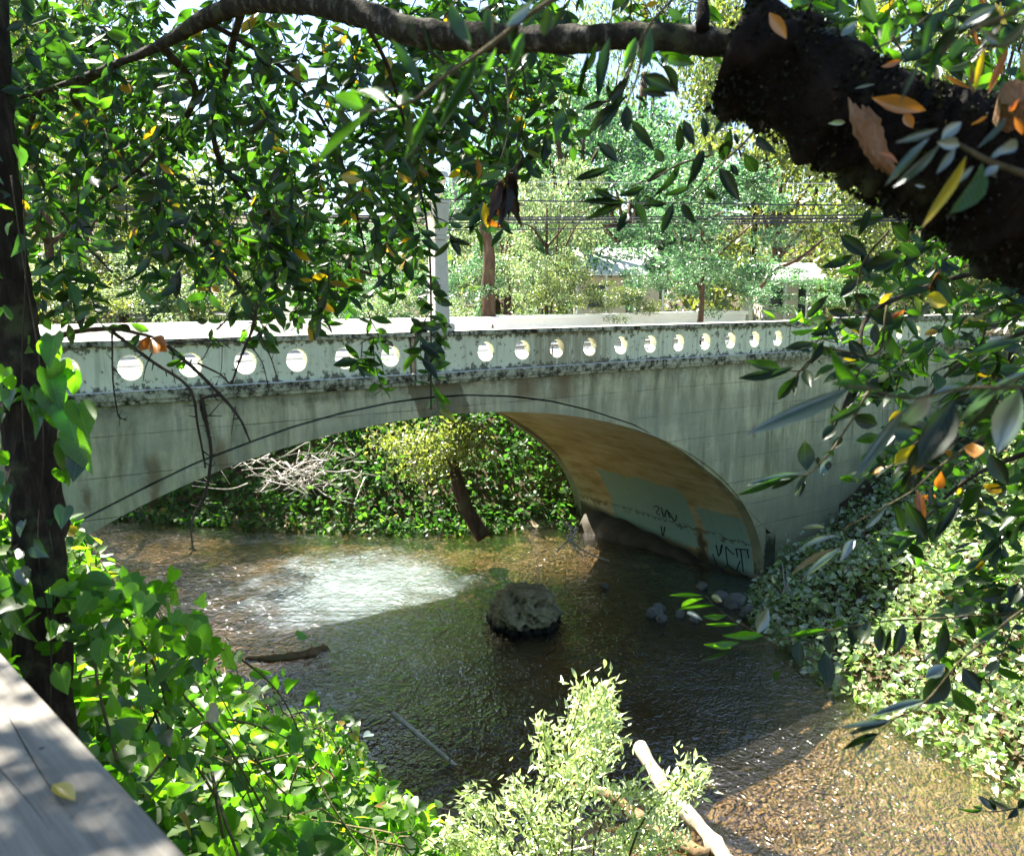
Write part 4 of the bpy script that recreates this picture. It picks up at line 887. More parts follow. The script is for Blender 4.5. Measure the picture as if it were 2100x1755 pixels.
# torn end of the limb and a broken stub of pale splintered wood
M_spl = mat_bark('splintered_wood', (.10, .045, .018), (.26, .14, .07), (.46, .33, .22), 22, .2, .9)
for i, (a_, b_, c1, w_) in enumerate((((1752, 212), (1785, 300), (1838, 362), .016), ((1768, 215), (1800, 300), (1830, 350), .015), ((1780, 218), (1802, 290), (1822, 352), .013), ((1740, 200), (1770, 290), (1800, 345), .009), ((1790, 236), (1800, 300), (1815, 350), .012))):
    P = smooth_path([at(*a_, 1.60), at(*b_, 1.60), at(*c1, 1.62)], 14) - LP; m = MB(); m.tube(P, np.concatenate([np.linspace(.001, w_, 4), np.linspace(w_, w_*.5, 10)]), 7, .5, i); m.build('splintered_stub', M_spl, laurel, False)
m = MB(); P = np.array([at(2078, 190, 1.55), at(2072, 240, 1.62)]) - LP; m.tube(P, [.024, .03], 10, .2); m.build('cut_stub', M_spl, laurel)
for q in (((1440, 60), (1444, -40)), ((1560, 10), (1530, -60)), ((2095, 410), (2104, 570))):
    m = MB(); m.tube(smooth_path([at(*q[0], 1.75), at(*q[1], 1.8)], 6) - LP, [.014]*3 + [.010]*3, 8, .2); m.build('stub_twig', M_limb, laurel, True)

XB = [-60, 60, 160, 240, 330, 420, 500, 600, 700, 800, 850, 872, 930, 960, 1000, 1060, 1110, 1180]; YB = [480, 600, 660, 540, 600, 600, 640, 655, 650, 650, 600, 300, 290, 420, 460, 440, 330, 240]
LF = dict(P=[], D=[], N=[], L=[], W=[])
def add_leaf(P, D_, N_, L, W):
    LF['P'].append(P); LF['D'].append(D_); LF['N'].append(N_); LF['L'].append(L); LF['W'].append(W)
tw_m = MB(); tw_big = []
def hang(x, y, ln, dist, drift, leafL=.084, sp=.023, wr=.40, spread=.9, dirn=(0, 1)):
    """one drooping twig with alternating leaves; x, y, ln in view units at `dist`"""
    n = max(4, int(ln / FOC * dist / sp)); p = at(x, y, dist); stepv = at(x + drift + dirn[0]*ln, y + ln*dirn[1], dist * (1 + rng.uniform(-.03, .03))) - p
    pts = []; wob = rng.normal(size=3) * .012
    for i in range(n + 1):
        u = i / n; pts.append(p + stepv * u + wob * math.sin(u * 5) + np.array([.02*math.sin(u*3 + x), 0, 0]))
    if rng.random() < .9: tw_m.tube(pts[::max(1, n // 6)] + [pts[-1]], np.linspace(.0028, .0012, len(pts[::max(1, n // 6)]) + 1), 4)
    tdir = unit(stepv)
    for i in range(1, n + 1):
        for k in range(2 if rng.random() < .55 else 1):
            side = np.array([1, 0, 0]) * (1 if (i + k) % 2 else -1) + rng.normal(size=3) * .45
            D_ = unit(tdir * rng.uniform(.1, .9) + side * spread * rng.uniform(.5, 1.3) + np.array([0, 0, -.15]) + rng.normal(size=3) * .25); N_ = unit(np.array([0, -.5, .45]) + rng.normal(size=3) * .6)
            N_ = unit(N_ - D_ * (N_ @ D_)); L = leafL * rng.uniform(.55, 1.2); add_leaf(pts[i], D_, N_, L, L * wr * rng.uniform(.8, 1.25))
cnt = 0
while cnt < 540:
    x = rng.uniform(-60, 1150); yb = np.interp(x, XB, YB) + rng.normal() * 14; y0 = rng.uniform(-60, yb - 60)
    keep = 1.0
    if 370 < x < 640 and 50 < y0 < 250: keep = .7
    if 20 < x < 360 and y0 > 400: keep = .5
    if x > 950: keep = .5
    if rng.random() > keep: continue
    ln = min(rng.uniform(50, 170), yb - y0); hang(x, y0, ln, rng.uniform(3.0, 5.2), rng.normal() * 28); cnt += 1
# a few tufts and long danglers seen against the bridge
for q in ((880, 560, 150, 3.6, 8), (884, 690, 150, 3.5, 4), (876, 640, 90, 3.5, -6), (765, 640, 60, 3.6, 6), (770, 690, 100, 3.6, 14), (752, 700, 60, 3.7, -22), (640, 560, 90, 3.6, 10), (560, 590, 80, 3.6, -8), (100, 540, 90, 3.3, 30), (150, 560, 100, 3.3, -20), (190, 570, 90, 3.3, 10),
          (960, 300, 160, 3.2, 6), (985, 290, 120, 3.0, -6), (940, 430, 60, 3.0, -20), (1010, 180, 120, 3.1, 5), (420, 650, 50, 3.7, 12), (515, 640, 60, 3.6, 20), (1070, 230, 90, 3.2, 10)):
    hang(*q, leafL=.09)
# ragged inner shoots and dark sub-branches that carry the curtain
for pts, r1 in ((((330, 92, 2.95), (400, 200, 3.4), (300, 330, 3.9), (190, 420, 4.2)), .016), (((230, 135, 3.2), (150, 190, 3.6), (200, 260, 3.9), (330, 400, 4.1), (470, 560, 4.0), (520, 640, 3.9)), .017), (((500, 8, 2.65), (470, 120, 3.2), (440, 300, 3.6), (520, 420, 3.7), (560, 530, 3.7), (565, 600, 3.7)), .014),
                (((740, 28, 2.35), (800, 150, 2.9), (840, 300, 3.4), (880, 500, 3.6), (884, 840, 3.5)), .008), (((420, 40, 2.8), (600, 160, 3.4), (700, 330, 3.8), (760, 560, 3.7)), .010), (((80, 190, 3.5), (60, 320, 3.8), (150, 470, 3.9), (230, 560, 3.9)), .012), (((830, 62, 2.25), (960, 180, 2.8), (1040, 330, 3.0)), .006), (((950, 76, 2.15), (1030, 130, 2.5), (1042, 260, 2.3), (1020, 350, 2.25)), .003)):
    part_tube(laurel, LP, 'hanging_branch', [at(*q) for q in pts], [r1, r1*.75, r1*.4], M_dead, 30, 7, .3)
# small-leaved shoots of the same tree at the right
KX = [(470, 1810), (600, 1700), (700, 1640), (760, 1650), (850, 1760), (950, 1740), (1050, 1830), (1200, 1880), (1400, 2010)]
cnt = 0
while cnt < 150:
    y = rng.uniform(440, 1330); x0 = np.interp(y, [k[0] for k in KX], [k[1] for k in KX]); x = rng.uniform(x0, 2180)
    if x < x0 + rng.exponential(60): continue
    if y > 1080 and rng.random() < .55: continue
    hang(x + 40, y - 40, rng.uniform(50, 130), rng.uniform(2.4, 4.2), -rng.uniform(10, 80), dirn=(-.2, .75)); cnt += 1
cnt = 0
while cnt < 46:
    x = rng.uniform(1640, 2150); y = rng.uniform(-40, 130 + (x - 1700) * .12)
    hang(x, y, rng.uniform(40, 110), rng.uniform(2.0, 3.2), -rng.uniform(-20, 60), dirn=(0, .8)); cnt += 1
for k_ in range(16):
    hang(rng.uniform(1150, 1480), rng.uniform(-60, 60), rng.uniform(40, 90), rng.uniform(2.2, 3.2), rng.normal()*20, leafL=.075)
for pts, r1 in ((((2200, 560, 2.6), (2000, 560, 2.9), (1790, 640, 2.8), (1760, 760, 2.6), (1700, 900, 2.6)), .010), (((2200, 640, 2.8), (1950, 760, 3.0), (1830, 960, 3.0)), .009), (((2180, 900, 2.5), (1990, 980, 2.6), (1880, 1080, 2.7)), .008)):
    part_tube(laurel, LP, 'hanging_branch', [at(*q) for q in pts], [r1, r1*.75, r1*.4], M_dead, 30, 7, .3)
A_ = {k_: np.array(v_) for k_, v_ in LF.items()}
dd_ = A_['L'] / np.linalg.norm(A_['P'] - EYE3, axis=1); pr = ray(1050, 877)
vis = A_['P'] - EYE3; fwd = vis @ _fw; pxx = vis[:, 0] / fwd * FOC + CX; pyy = -(vis @ _up) / fwd * FOC + CY
inview = (pxx > 0) & (pxx < 2100) & (pyy > 0) & (pyy < 1755); order = np.argsort(-dd_ * inview); big, rest = order[:285], order[285:]
for i in big:
    leaf_obj(laurel, A_['P'][i], A_['D'][i], A_['N'][i], A_['L'][i], A_['W'][i], ('g', 'd', 'g', 'm', 'd')[i % 5] if rng.random() > .05 else ('o', 'y')[i % 2])
o = link('leaves', leaf_mesh('leaves', A_['P'][rest] - LP, A_['D'][rest], A_['N'][rest], A_['L'][rest], A_['W'][rest], 'bay'), M_bay, laurel); o['kind'] = 'stuff'
o = tw_m.build('twigs', M_dead, laurel); o['kind'] = 'stuff'; o.data.transform(Matrix.Translation(tuple(-LP)))

# ---- single sprays one can point at
spray('leafy_branch', 'big bright green backlit bay leaves hanging closest to the camera, top centre', Z2, 1.15, [[(1500, -120), (1170, 20), (850, 260), (600, 430), (440, 550), (220, 600)]],
 [((770,250),(690,20),80), ((880,210),(850,30),60), ((500,470),(340,240),90), ((330,550),(105,430),130,'v'), ((190,575),(50,500),90,'v'), ((450,540),(360,500),80), ((230,600),(-80,880),62), ((800,300),(625,660),70), ((900,260),(805,450),40), ((1050,170),(960,400),60),
  ((470,580),(395,800),40), ((540,560),(430,850),45), ((620,430),(540,640),40), ((1100,0),(950,140),60,'p'), ((500,100),(600,370),25,'d'), ((1180,30),(1160,200),70,'d'), ((980,60),(1000,260),55,'d'), ((1280,20),(1200,160),45,'d'), ((700,330),(560,420),35), ((1040,150),(1130,60),45)], 'g', .004)
spray('leafy_branch', 'dark narrow bay leaves fanning down just left of the mossy limb\'s stub', Z2, 1.7, [[(1900, -60), (1700, 170), (1600, 420), (1500, 560), (1400, 680)], [(1700, 170), (1660, 400), (1600, 560)]],
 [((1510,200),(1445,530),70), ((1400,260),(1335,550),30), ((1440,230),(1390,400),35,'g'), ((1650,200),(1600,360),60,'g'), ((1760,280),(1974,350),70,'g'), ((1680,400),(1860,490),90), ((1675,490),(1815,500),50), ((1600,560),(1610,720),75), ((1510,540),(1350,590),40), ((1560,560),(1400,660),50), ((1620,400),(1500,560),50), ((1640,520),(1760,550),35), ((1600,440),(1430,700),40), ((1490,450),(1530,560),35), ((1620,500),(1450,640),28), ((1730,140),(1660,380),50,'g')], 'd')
spray('leafy_branch', 'black silhouetted leaf spray hanging under the stub end of the mossy limb', Z3, 2.1, [[(540, 690), (460, 780), (300, 930), (210, 1020), (100, 1090)], [(300, 830), (130, 880), (0, 950), (-140, 1000)]],
 [((265,750),(265,600),55), ((150,640),(215,790),60), ((130,660),(130,830),45), ((400,680),(380,860),50), ((470,820),(555,940),70), ((440,780),(430,700),40), ((340,900),(445,1050),70), ((260,800),(200,950),60), ((280,1000),(310,1095),50), ((190,1000),(45,1055),40), ((130,880),(50,1030),60), ((70,890),(-50,990),45), ((100,1080),(30,1260),50), ((140,1090),(205,1190),60), ((60,1090),(-90,1110),45), ((0,800),(45,870),60), ((355,640),(345,700),40), ((540,730),(600,810),50), ((400,880),(455,950),40),
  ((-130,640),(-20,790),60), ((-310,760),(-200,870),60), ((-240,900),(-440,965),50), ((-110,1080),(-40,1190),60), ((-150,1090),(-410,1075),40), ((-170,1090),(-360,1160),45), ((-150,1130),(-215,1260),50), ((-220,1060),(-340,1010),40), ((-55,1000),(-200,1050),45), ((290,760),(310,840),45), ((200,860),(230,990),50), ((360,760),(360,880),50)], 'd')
spray('leafy_branch', 'black leaf spray hanging in front of the right end of the bridge parapet', Z6, 2.3, [[(1240, 100), (1180, 360), (900, 330), (800, 440), (700, 450), (600, 450)], [(900, 290), (870, 340), (760, 470), (720, 540)], [(1250, -300), (1110, -120), (1060, 120), (960, 280)]],
 [((670,440),(535,400),60), ((640,450),(480,500),45), ((740,430),(575,510),50), ((750,480),(650,610),60), ((800,440),(830,535),60), ((770,450),(740,580),40), ((900,290),(820,420),45), ((960,340),(870,350),80), ((850,300),(690,335),50), ((1140,400),(1030,280),70), ((1060,60),(1000,100),60), ((1040,160),(930,120),50), ((1150,120),(1040,30),80), ((1280,200),(1140,130),90), ((1100,210),(970,190),60), ((930,230),(820,260),50), ((1180,310),(1170,200),60), ((1080,-40),(990,60),60), ((1120,-100),(1300,-160),80), ((1140,-160),(985,-280),80), ((1240,-380),(1040,-330),60), ((1260,-350),(1340,-240),80), ((1150,-420),(1100,-300),45), ((1060,-170),(885,-100),60), ((1100,-190),(1160,-60),50),
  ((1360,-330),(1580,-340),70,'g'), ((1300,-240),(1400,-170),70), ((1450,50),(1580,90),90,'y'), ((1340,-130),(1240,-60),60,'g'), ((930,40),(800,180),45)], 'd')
spray('leafy_branch', 'large blurred glossy leaves crossing in front of the wing wall at the right', Z6, 1.1, [[(2100, 530), (1900, 540), (1650, 545), (1350, 600), (1150, 545)], [(1150, 545), (1020, 530)]],
 [((1140,545),(895,420),150,'g'), ((1150,550),(980,510),80,'v'), ((1060,530),(530,790),78), ((1470,570),(1340,760),125), ((1640,530),(1420,590),50), ((2010,450),(1600,650),80), ((1950,540),(1850,880),170), ((1600,600),(1430,960),150,'d'), ((1340,640),(1060,1030),62), ((1130,620),(920,730),50,'g'), ((1830,560),(1700,800),100,'d'), ((1990,470),(1720,560),60), ((1250,760),(1400,790),110,'g'), ((1400,830),(1350,970),50,'d'), ((1970,280),(1650,400),80,'g')], 'p', .003)
spray('leafy_branch', 'spray with one round dark leaf standing upright against the abutment', Z6, 2.0, [[(1140, 560), (1060, 700), (1000, 790), (940, 880), (820, 1000), (720, 1010)]],
 [((810,985),(795,825),100), ((780,1000),(530,1045),50,'p'), ((780,1010),(610,1085),45), ((700,1010),(430,1120),40,'g'), ((820,1000),(740,1110),45), ((940,915),(880,1010),55,'p'), ((960,740),(905,810),60), ((1190,740),(1070,700),90), ((950,870),(900,930),60), ((930,930),(925,985),40), ((800,1040),(785,1100),20), ((1000,800),(960,860),45), ((890,1000),(860,870),20)], 'd')
spray('leafy_branch', 'dark and orange leaves dangling above the sunlit vines at the right', Z6, 1.9, [[(1760, 800), (1650, 870), (1500, 980), (1380, 1090), (1260, 1160), (1000, 1300)]],
 [((1340,1150),(1440,1345),95), ((1280,1150),(1330,1312),60), ((1400,1085),(1440,1270),48,'o'), ((1530,985),(1515,1105),50,'o'), ((1700,835),(1705,930),95,'o'), ((1420,1120),(1510,1130),40,'o'), ((1640,1130),(1490,1350),62), ((1790,890),(1870,1060),90), ((1250,1150),(1120,1280),30,'p'), ((970,1330),(780,1390),35,'p'), ((960,1400),(730,1490),30,'p'), ((1000,1390),(790,1580),45,'p'), ((910,1290),(800,1268),30,'p'), ((1070,1350),(1000,1435),45,'p'), ((1640,1080),(1620,1120),30,'y'), ((1580,1150),(1470,1180),50,'g'), ((1470,1060),(1500,1250),60)], 'd')
spray('leafy_branch', 'silvery green leaves and one long yellow leaf crossing the black mossy limb', ZD, 1.05, [[(2100, 1330), (1901, 1240), (1650, 1150), (1430, 1030), (1340, 990)]],
 [((1290,920),(990,1020),60), ((1230,980),(910,1370),80), ((1310,1020),(990,1350),50), ((1310,1010),(1450,855),80), ((1440,1040),(1325,1010),90), ((1410,1060),(1280,1240),60), ((1490,1110),(1235,1580),55,'y'), ((1540,1185),(1410,1320),45), ((1600,1160),(1500,1600),140,'g'), ((1720,1180),(1620,1270),80), ((1570,1060),(1790,830),45), ((1690,1120),(1910,990),75), ((1660,1130),(1760,1040),50)], 'p', .005, k=.287)
spray('leafy_branch', 'sunlit pale leaves hanging in the very top right corner', ZD, .95, [[(2100, -60), (1800, 100), (1560, 210), (1300, 380)]],
 [((1170,430),(1010,735),28), ((1720,30),(1430,210),70), ((1930,130),(1725,375),75), ((1725,310),(1565,200),62), ((1450,180),(1210,430),100,'d'), ((1740,180),(1560,80),140,'d'), ((1320,320),(1200,610),62,'g'), ((1290,80),(1190,290),70,'g'), ((1480,260),(1370,430),80,'v'), ((1900,0),(1760,140),80,'g')], 'p', .004, k=.287)
spray('leafy_branch', 'orange and yellow leaves pointing down over the mossy limb at the right edge', ZD, 1.35, [[(1950, 150), (1780, 320), (1620, 330), (1520, 430)]],
 [((1790,330),(1640,685),62), ((1620,330),(1545,665),45,'y'), ((1530,440),(1525,672),25), ((1900,350),(1885,580),75,'y'), ((1640,830),(1540,905),42), ((1870,700),(1800,830),60), ((1830,830),(1901,960),50)], 'o', k=.287)
spray('leafy_branch', 'green leafed shoot above the middle of the mossy limb, against bright sky', ZD, 1.75, [[(1400, -60), (1100, 210), (880, 330), (640, 440)], [(960, 260), (1050, 410)]],
 [((780,215),(770,395),95,'v'), ((835,180),(870,305),50,'v'), ((900,340),(1015,440),95,'g'), ((470,100),(670,150),62), ((620,170),(440,250),62), ((710,150),(570,265),60,'p'), ((700,200),(560,410),50), ((740,-10),(840,120),95,'v'), ((1095,130),(985,175),50,'v'), ((820,240),(850,400),60,'d'), ((970,180),(950,300),50), ((760,170),(800,240),60,'d'), ((380,20),(520,60),50,'v'), ((1000,20),(1060,100),50)], 'g', k=.287)
# fallen leaves caught on the limb
for (b_, t_2, w_, mk, lb) in (((810,700),(1190,790),120,'o','large pale orange leaf caught on the mossy limb'), ((1050,800),(1100,915),72,'o','small orange leaf below the large one on the limb'), ((690,635),(840,600),25,'p','thin pale leaf lying along the limb above the splintered stub'), ((865,1090),(1035,1150),62,'o','buff leaf stuck on the limb right of the splintered stub'),
                          ((80,90),(205,265),95,'o','dull orange leaf on the upper side of the limb\'s stub'), ((880,480),(1030,430),45,'o','red orange leaf on top of the limb, middle'), ((1330,540),(1520,630),38,'o','curved buff leaf on the limb near the right edge'), ((500,885),(640,870),38,'p','greyish leaf fragment left of the splintered stub'), ((1120,1320),(1200,1335),30,'p','small grey fragment low on the limb')):
    P = at(*ZD(*b_), 1.56); r0 = thing('fallen_leaf', lb, 'leaf', P, 0, 'fallen leaves on the mossy limb'); px_leaf(r0, ZD(*b_), ZD(*t_2), w_*.287, 1.56, mk, tilt=.15, dz=0)
spray('leafy_branch', 'long horizontal twig with a row of black leaves hanging over the sunlit bank', Z8, 2.4, [[(2250, 110), (2100, 130), (1850, 150), (1650, 160), (1450, 190), (1300, 220), (1100, 260)]],
 [((1915,150),(1920,238),48), ((1965,130),(1972,205),48), ((1830,155),(1800,290),42), ((1750,165),(1718,262),42), ((1690,170),(1662,268),42), ((1610,175),(1605,268),42), ((1570,160),(1545,242),52), ((1530,165),(1508,222),42), ((1435,200),(1432,275),42), ((1330,225),(1325,312),38), ((1490,160),(1440,200),30,'g'), ((1645,190),(1622,275),24), ((1420,270),(1428,375),55), ((1290,215),(1430,190),22,'v'), ((1210,210),(1100,215),30,'v'), ((1270,330),(1230,372),26,'g'), ((1130,235),(1040,232),22,'v'), ((1100,262),(995,292),8,'g'), ((2050,100),(2020,150),60)], 'd', k=.6)
spray('leafy_branch', 'lower drooping twig whose tip leaves hang over the brown shallows at the right', Z8, 1.9, [[(2200, 60), (2060, 150), (1990, 210), (1880, 300), (1760, 440), (1650, 500), (1600, 550)]],
 [((2010,190),(1940,230),25,'g'), ((1890,320),(1952,412),58), ((1850,390),(1942,492),62), ((1840,330),(1760,452),85), ((1770,430),(1590,475),36,'p'), ((1830,310),(1760,360),42,'p'), ((1660,500),(1465,535),26,'p'), ((1650,505),(1490,547),26), ((1610,545),(1480,595),20), ((1600,550),(1535,622),24,'p')], 'd', k=.6)
spray('leafy_branch', 'light green narrow leaved twig over the black pool beside the abutment', Z8, 3.0, [[(1260, 260), (1200, 210), (1080, 140), (1010, 75)]],
 [((1000,75),(890,70),13), ((1005,85),(905,108),15), ((1045,108),(925,118),13), ((1085,140),(1010,155),13), ((1125,172),(1010,174),13), ((1030,78),(1062,105),26,'p'), ((1190,205),(1222,122),42,'p'), ((1190,215),(1100,205),26), ((1100,255),(1040,238),22), ((950,130),(975,140),20,'p'), ((1120,160),(1130,175),16,'p')], 'v', .004, k=.6)
spray('leafy_branch', 'small dark spray entering at the right edge over the shallow brown water', Z8, 3.0, [[(2160, 790), (2080, 800), (2010, 812), (1950, 812)]],
 [((2010,812),(1945,755),26,'p'), ((2005,810),(1985,762),20), ((1960,805),(1900,818),20,'g'), ((2040,805),(2015,790),20,'p'), ((2075,800),(2060,835),18), ((2080,800),(2100,770),24), ((1960,800),(1925,795),12,'g')], 'd', k=.6)
for i, (x, y, lb) in enumerate(((1590, 660, 'light green sprig in front of the last parapet hole'), (1665, 690, 'light green sprig right of the last parapet hole'), (1905, 1160, 'fresh green sprig above the sunlit vines'))):
    P = at(x, y, 4.5); r0 = thing('leafy_sprig', lb, 'sprig', P, 0, 'light green sprigs at the right')
    m = MB(); m.tube([(0, 0, 0), (.12, 0, -.03), (.25, 0, .04)], .003, 5); m.build('twig', M_twig, r0)
    for k_ in range(11):
        a_ = rng.uniform(-.4, 3.4); b_ = (x + rng.uniform(0, 100), y + rng.uniform(-12, 20)); px_leaf(r0, b_, (b_[0] + 38*math.cos(a_), b_[1] - 26*math.sin(a_)), 10, 4.5, 'v')
# brown curled dead leaves on a thread-like twig
r0 = thing('dead_leaf_cluster', 'cluster of dark brown withered leaves hanging in mid air right of the lamp post', 'dead leaves', at(1030, 365, 2.2)); rp = np.array(r0.location)
m = MB(); m.tube(smooth_path([at(*q, 2.2) - rp for q in ((1062, 100), (1078, 190), (1060, 290), (1070, 325), (1035, 365), (1015, 380))], 24), .0022, 5); m.build('twig', M_dead, r0, True)
M_dl = mat_leaf('withered_leaf', [(0, (.014, .008, .005)), (.7, (.035, .018, .009)), (1, (.08, .035, .014))], (1.6, 1.1, .6), .25, .5, .05); LM['w'] = M_dl
for q in ((1052, 358, 1045, 470, 26), (1048, 365, 1030, 455, 30), (1040, 375, 1012, 470, 34), (1035, 380, 1022, 476, 28), (1045, 372, 1040, 450, 34), (1030, 385, 1008, 440, 30), (1055, 362, 1052, 430, 18), (1025, 395, 1000, 462, 22), (1044, 380, 1050, 460, 18), (1034, 400, 1026, 478, 18)):
    px_leaf(r0, q[:2], q[2:4], q[4]*1.2, 2.2, 'w', 'lobed', tilt=.6)
for q in ((993, 415, 1000, 470, 18, 'y'), (1000, 440, 1018, 478, 20, 'o')): px_leaf(r0, q[:2], q[2:4], q[4], 2.18, q[5])

# bare dead twigs drooping in front of the arch
Z4s = [([(250,290),(400,240),(600,225),(720,245),(820,270)], .012, 'branch'), ([(600,240),(800,390),(1010,540),(1060,750),(1100,970)], .008, 'twig'), ([(890,310),(1040,440),(1180,580),(1280,700),(1340,830)], .009, 'twig'), ([(1080,590),(1110,750),(1130,900),(1100,1100),(1030,1250),(1030,1380),(1050,1415)], .008, 'twig'),
       ([(1180,575),(1110,590),(1075,610),(1085,690),(1110,750)], .007, 'twig'), ([(600,250),(605,500),(625,650),(640,700),(680,712)], .004, 'twig'), ([(1370,0),(1370,120),(1350,230),(1300,350),(1240,520)], .009, 'twig'), ([(890,300),(1100,290),(1300,300),(1400,400),(1440,560)], .004, 'twig'), ([(1340,160),(1400,270),(1450,380),(1490,510)], .004, 'twig'), ([(820,340),(780,430),(765,510)], .003, 'twig'), ([(600,430),(650,480)], .004, 'twig'), ([(1130,300),(1090,380),(1060,400)], .003, 'twig'), ([(1060,410),(1180,470),(1230,520)], .005, 'twig'), ([(1120,690),(1190,610)], .003, 'twig'), ([(1110,690),(1190,692)], .003, 'twig'), ([(1260,640),(1240,790)], .003, 'twig'), ([(920,440),(940,520)], .003, 'twig'), ([(1190,310),(1185,440),(1160,520)], .002, 'twig'), ([(1160,230),(1230,170),(1340,160)], .004, 'twig')]
b0 = at(*Z4(250, 290), 3.4); r0 = thing('dead_branch', 'thin dead forked branch with bare drooping twigs hanging in front of the left arch', 'dead branch', b0)
for i, (pts, rr, nm) in enumerate(Z4s):
    Q = smooth_path([at(*Z4(*q), 3.4) for q in pts], max(8, 6*len(pts))) - b0; m = MB(); m.tube(Q, np.linspace(rr, rr*.45, len(Q)), 6, .35, i)
    for j in range(2, len(Q) - 1, 2):
        if rr > .0035 and nm == 'twig': m.tube([Q[j], Q[j] + rng.normal(size=3)*.014], [rr*.5, rr*.2], 4)
    m.build(nm, M_dead if nm == 'twig' else M_bark_far, r0, True)
for (b_, t_2, w_, mk) in (((800,265),(752,345),75,'o'), ((820,270),(880,330),80,'o'), ((810,275),(840,345),60,'o'), ((750,250),(690,335),40,'g'), ((800,240),(700,200),45,'g'), ((660,225),(560,215),40,'g'), ((700,230),(620,200),45,'d'), ((1000,390),(930,465),40,'v'), ((990,380),(880,430),30,'g'), ((960,370),(900,350),25,'g'), ((1000,395),(930,340),30,'g')):
    px_leaf(r0, Z4(*b_), Z4(*t_2), w_*.383, 3.4, mk)

# ---- ivy covered trunk at the left
tp = [(112, 2050, 2.75), (98, 1700, 2.8), (90, 1450, 2.85), (80, 1150, 2.9), (60, 880, 2.95), (30, 680, 3.0), (2, 450, 3.05), (-12, 200, 3.1), (-30, -150, 3.2)]
b0 = at(*tp[0]); b0[2] = float(ground_z(*to_ts(b0))) ; ivt = thing('ivy_covered_tree', 'dark trunk wrapped in ivy at the left edge beside the wooden board', 'tree', b0)
_, tkP = part_tube(ivt, b0, 'trunk', [b0 - [0, 0, .3]] + [at(*q) for q in tp[1:]], [.11, .09, .088, .084, .08, .07, .062, .055], mat_bark('dark_ridged_bark', (.010, .008, .006), (.035, .026, .018), (.10, .08, .06), 26, .15, 1.0), 70, 18, .3)
for k_ in range(2):
    x = 118 + 8*k_*rng.uniform(-1, 1.6); P = smooth_path([at(x + rng.uniform(-25, 25) - 14*j, 1500 - 190*j, 2.72) for j in range(7)], 40) - b0; m = MB(); m.tube(P, .0022, 5); m.build('ivy_stem', M_dead, ivt, True)
for k_ in range(150):
    y = rng.uniform(250, 1480); cxp = np.interp(y, [200, 450, 680, 880, 1150, 1450], [-12, 2, 30, 60, 80, 90]); x = cxp + rng.uniform(-110, -25) if rng.random() < .85 else cxp + rng.uniform(-60, 60)
    if y > 1250 and x > 30: continue
    L = rng.uniform(24, 42); a_ = rng.uniform(-2.6, -.5); dist = rng.uniform(2.55, 2.95)
    px_leaf(ivt, (x, y), (x + L*math.cos(a_)*.8, y - L*math.sin(a_)), L*.95, dist, 'i' if rng.random() < .75 else 'v', 'heart', tilt=.7)
for (x, y, x2, y2, w_, mk) in ((96,700,118,750,44,'v'), (120,830,112,900,60,'v'), (150,760,152,810,36,'v'), (135,835,150,905,58,'v'), (160,830,182,900,56,'v'), (150,880,165,960,60,'v'), (110,690,104,760,52,'v'), (132,905,140,985,46,'g'), (160,930,150,990,40,'g'), (126,965,132,1010,36,'v'), (100,760,128,830,50,'v'), (104,800,110,860,56,'v'), (124,740,116,800,46,'v'), (60,800,95,880,50,'i'), (132,1040,126,1080,34,'i'), (20,1180,55,1240,60,'v'), (25,1250,60,1320,52,'i')):
    px_leaf(ivt, (x, y), (x2, y2), w_*1.1, 2.6, mk, 'heart', tilt=.3)

# ---- arching vine with broad leaves catching the light just below the trunk
gv = thing('broad_leaved_vine', 'arching vine with broad bright green leaves beside the ivy trunk, over the creek', 'vine', at(330, 1480, 3.3)); gp = np.array(gv.location)
VS = [[(350, 1560, 3.4), (330, 1400, 3.2), (250, 1260, 3.0), (170, 1230, 2.8), (120, 1225, 2.7)], [(300, 1500, 3.3), (400, 1330, 3.3), (520, 1370, 3.6), (600, 1470, 3.9), (650, 1640, 4.2)], [(350, 1560, 3.4), (300, 1380, 3.2), (340, 1280, 3.1), (420, 1300, 3.3)], [(300, 1600, 3.0), (420, 1480, 3.4), (560, 1500, 3.9), (690, 1580, 4.5)], [(240, 1560, 2.7), (200, 1400, 2.7), (190, 1280, 2.7)]]
for v_ in VS:
    P = smooth_path([at(*q) for q in v_], 30); m = MB(); m.tube(P - gp, np.linspace(.006, .0025, 30), 6, .1); m.build('stem', M_twig, gv, True)
for (x, y) in [(135,1215),(165,1200),(200,1195),(235,1215),(265,1200),(300,1215),(335,1212),(355,1230),(150,1250),(190,1240),(225,1250),(262,1245),(300,1250),(340,1262),(375,1275),(400,1290),(180,1275),(300,1285),(350,1300),(405,1310),(140,1230),(250,1225),(320,1235),(430,1330),(460,1350),(380,1330),(280,1300),(330,1325)]:
    L = rng.uniform(40, 62); a_ = rng.uniform(-2.4, -.7); px_leaf(gv, (x, y - 18), (x + L*.7*math.cos(a_), y - 18 - L*math.sin(a_)*.8), L*1.05, rng.uniform(2.6, 3.0), 'v', 'lobed' if rng.random() < .4 else 'heart', tilt=.35)
for k_ in range(215):
    v_ = VS[int(rng.integers(0, 5))]; P = smooth_path([at(*q) for q in v_], 30)[int(rng.integers(4, 30))] + rng.normal(size=3)*.10; D_ = unit(rng.normal(size=3) + [0, -.2, -.6]); N_ = unit(np.array([0, -.5, .8]) + rng.normal(size=3)*.5)
    leaf_obj(gv, P, D_, unit(N_ - D_*(N_ @ D_)), rng.uniform(.045, .085), rng.uniform(.045, .08), 'v' if rng.random() < .95 else 'p', 'heart')

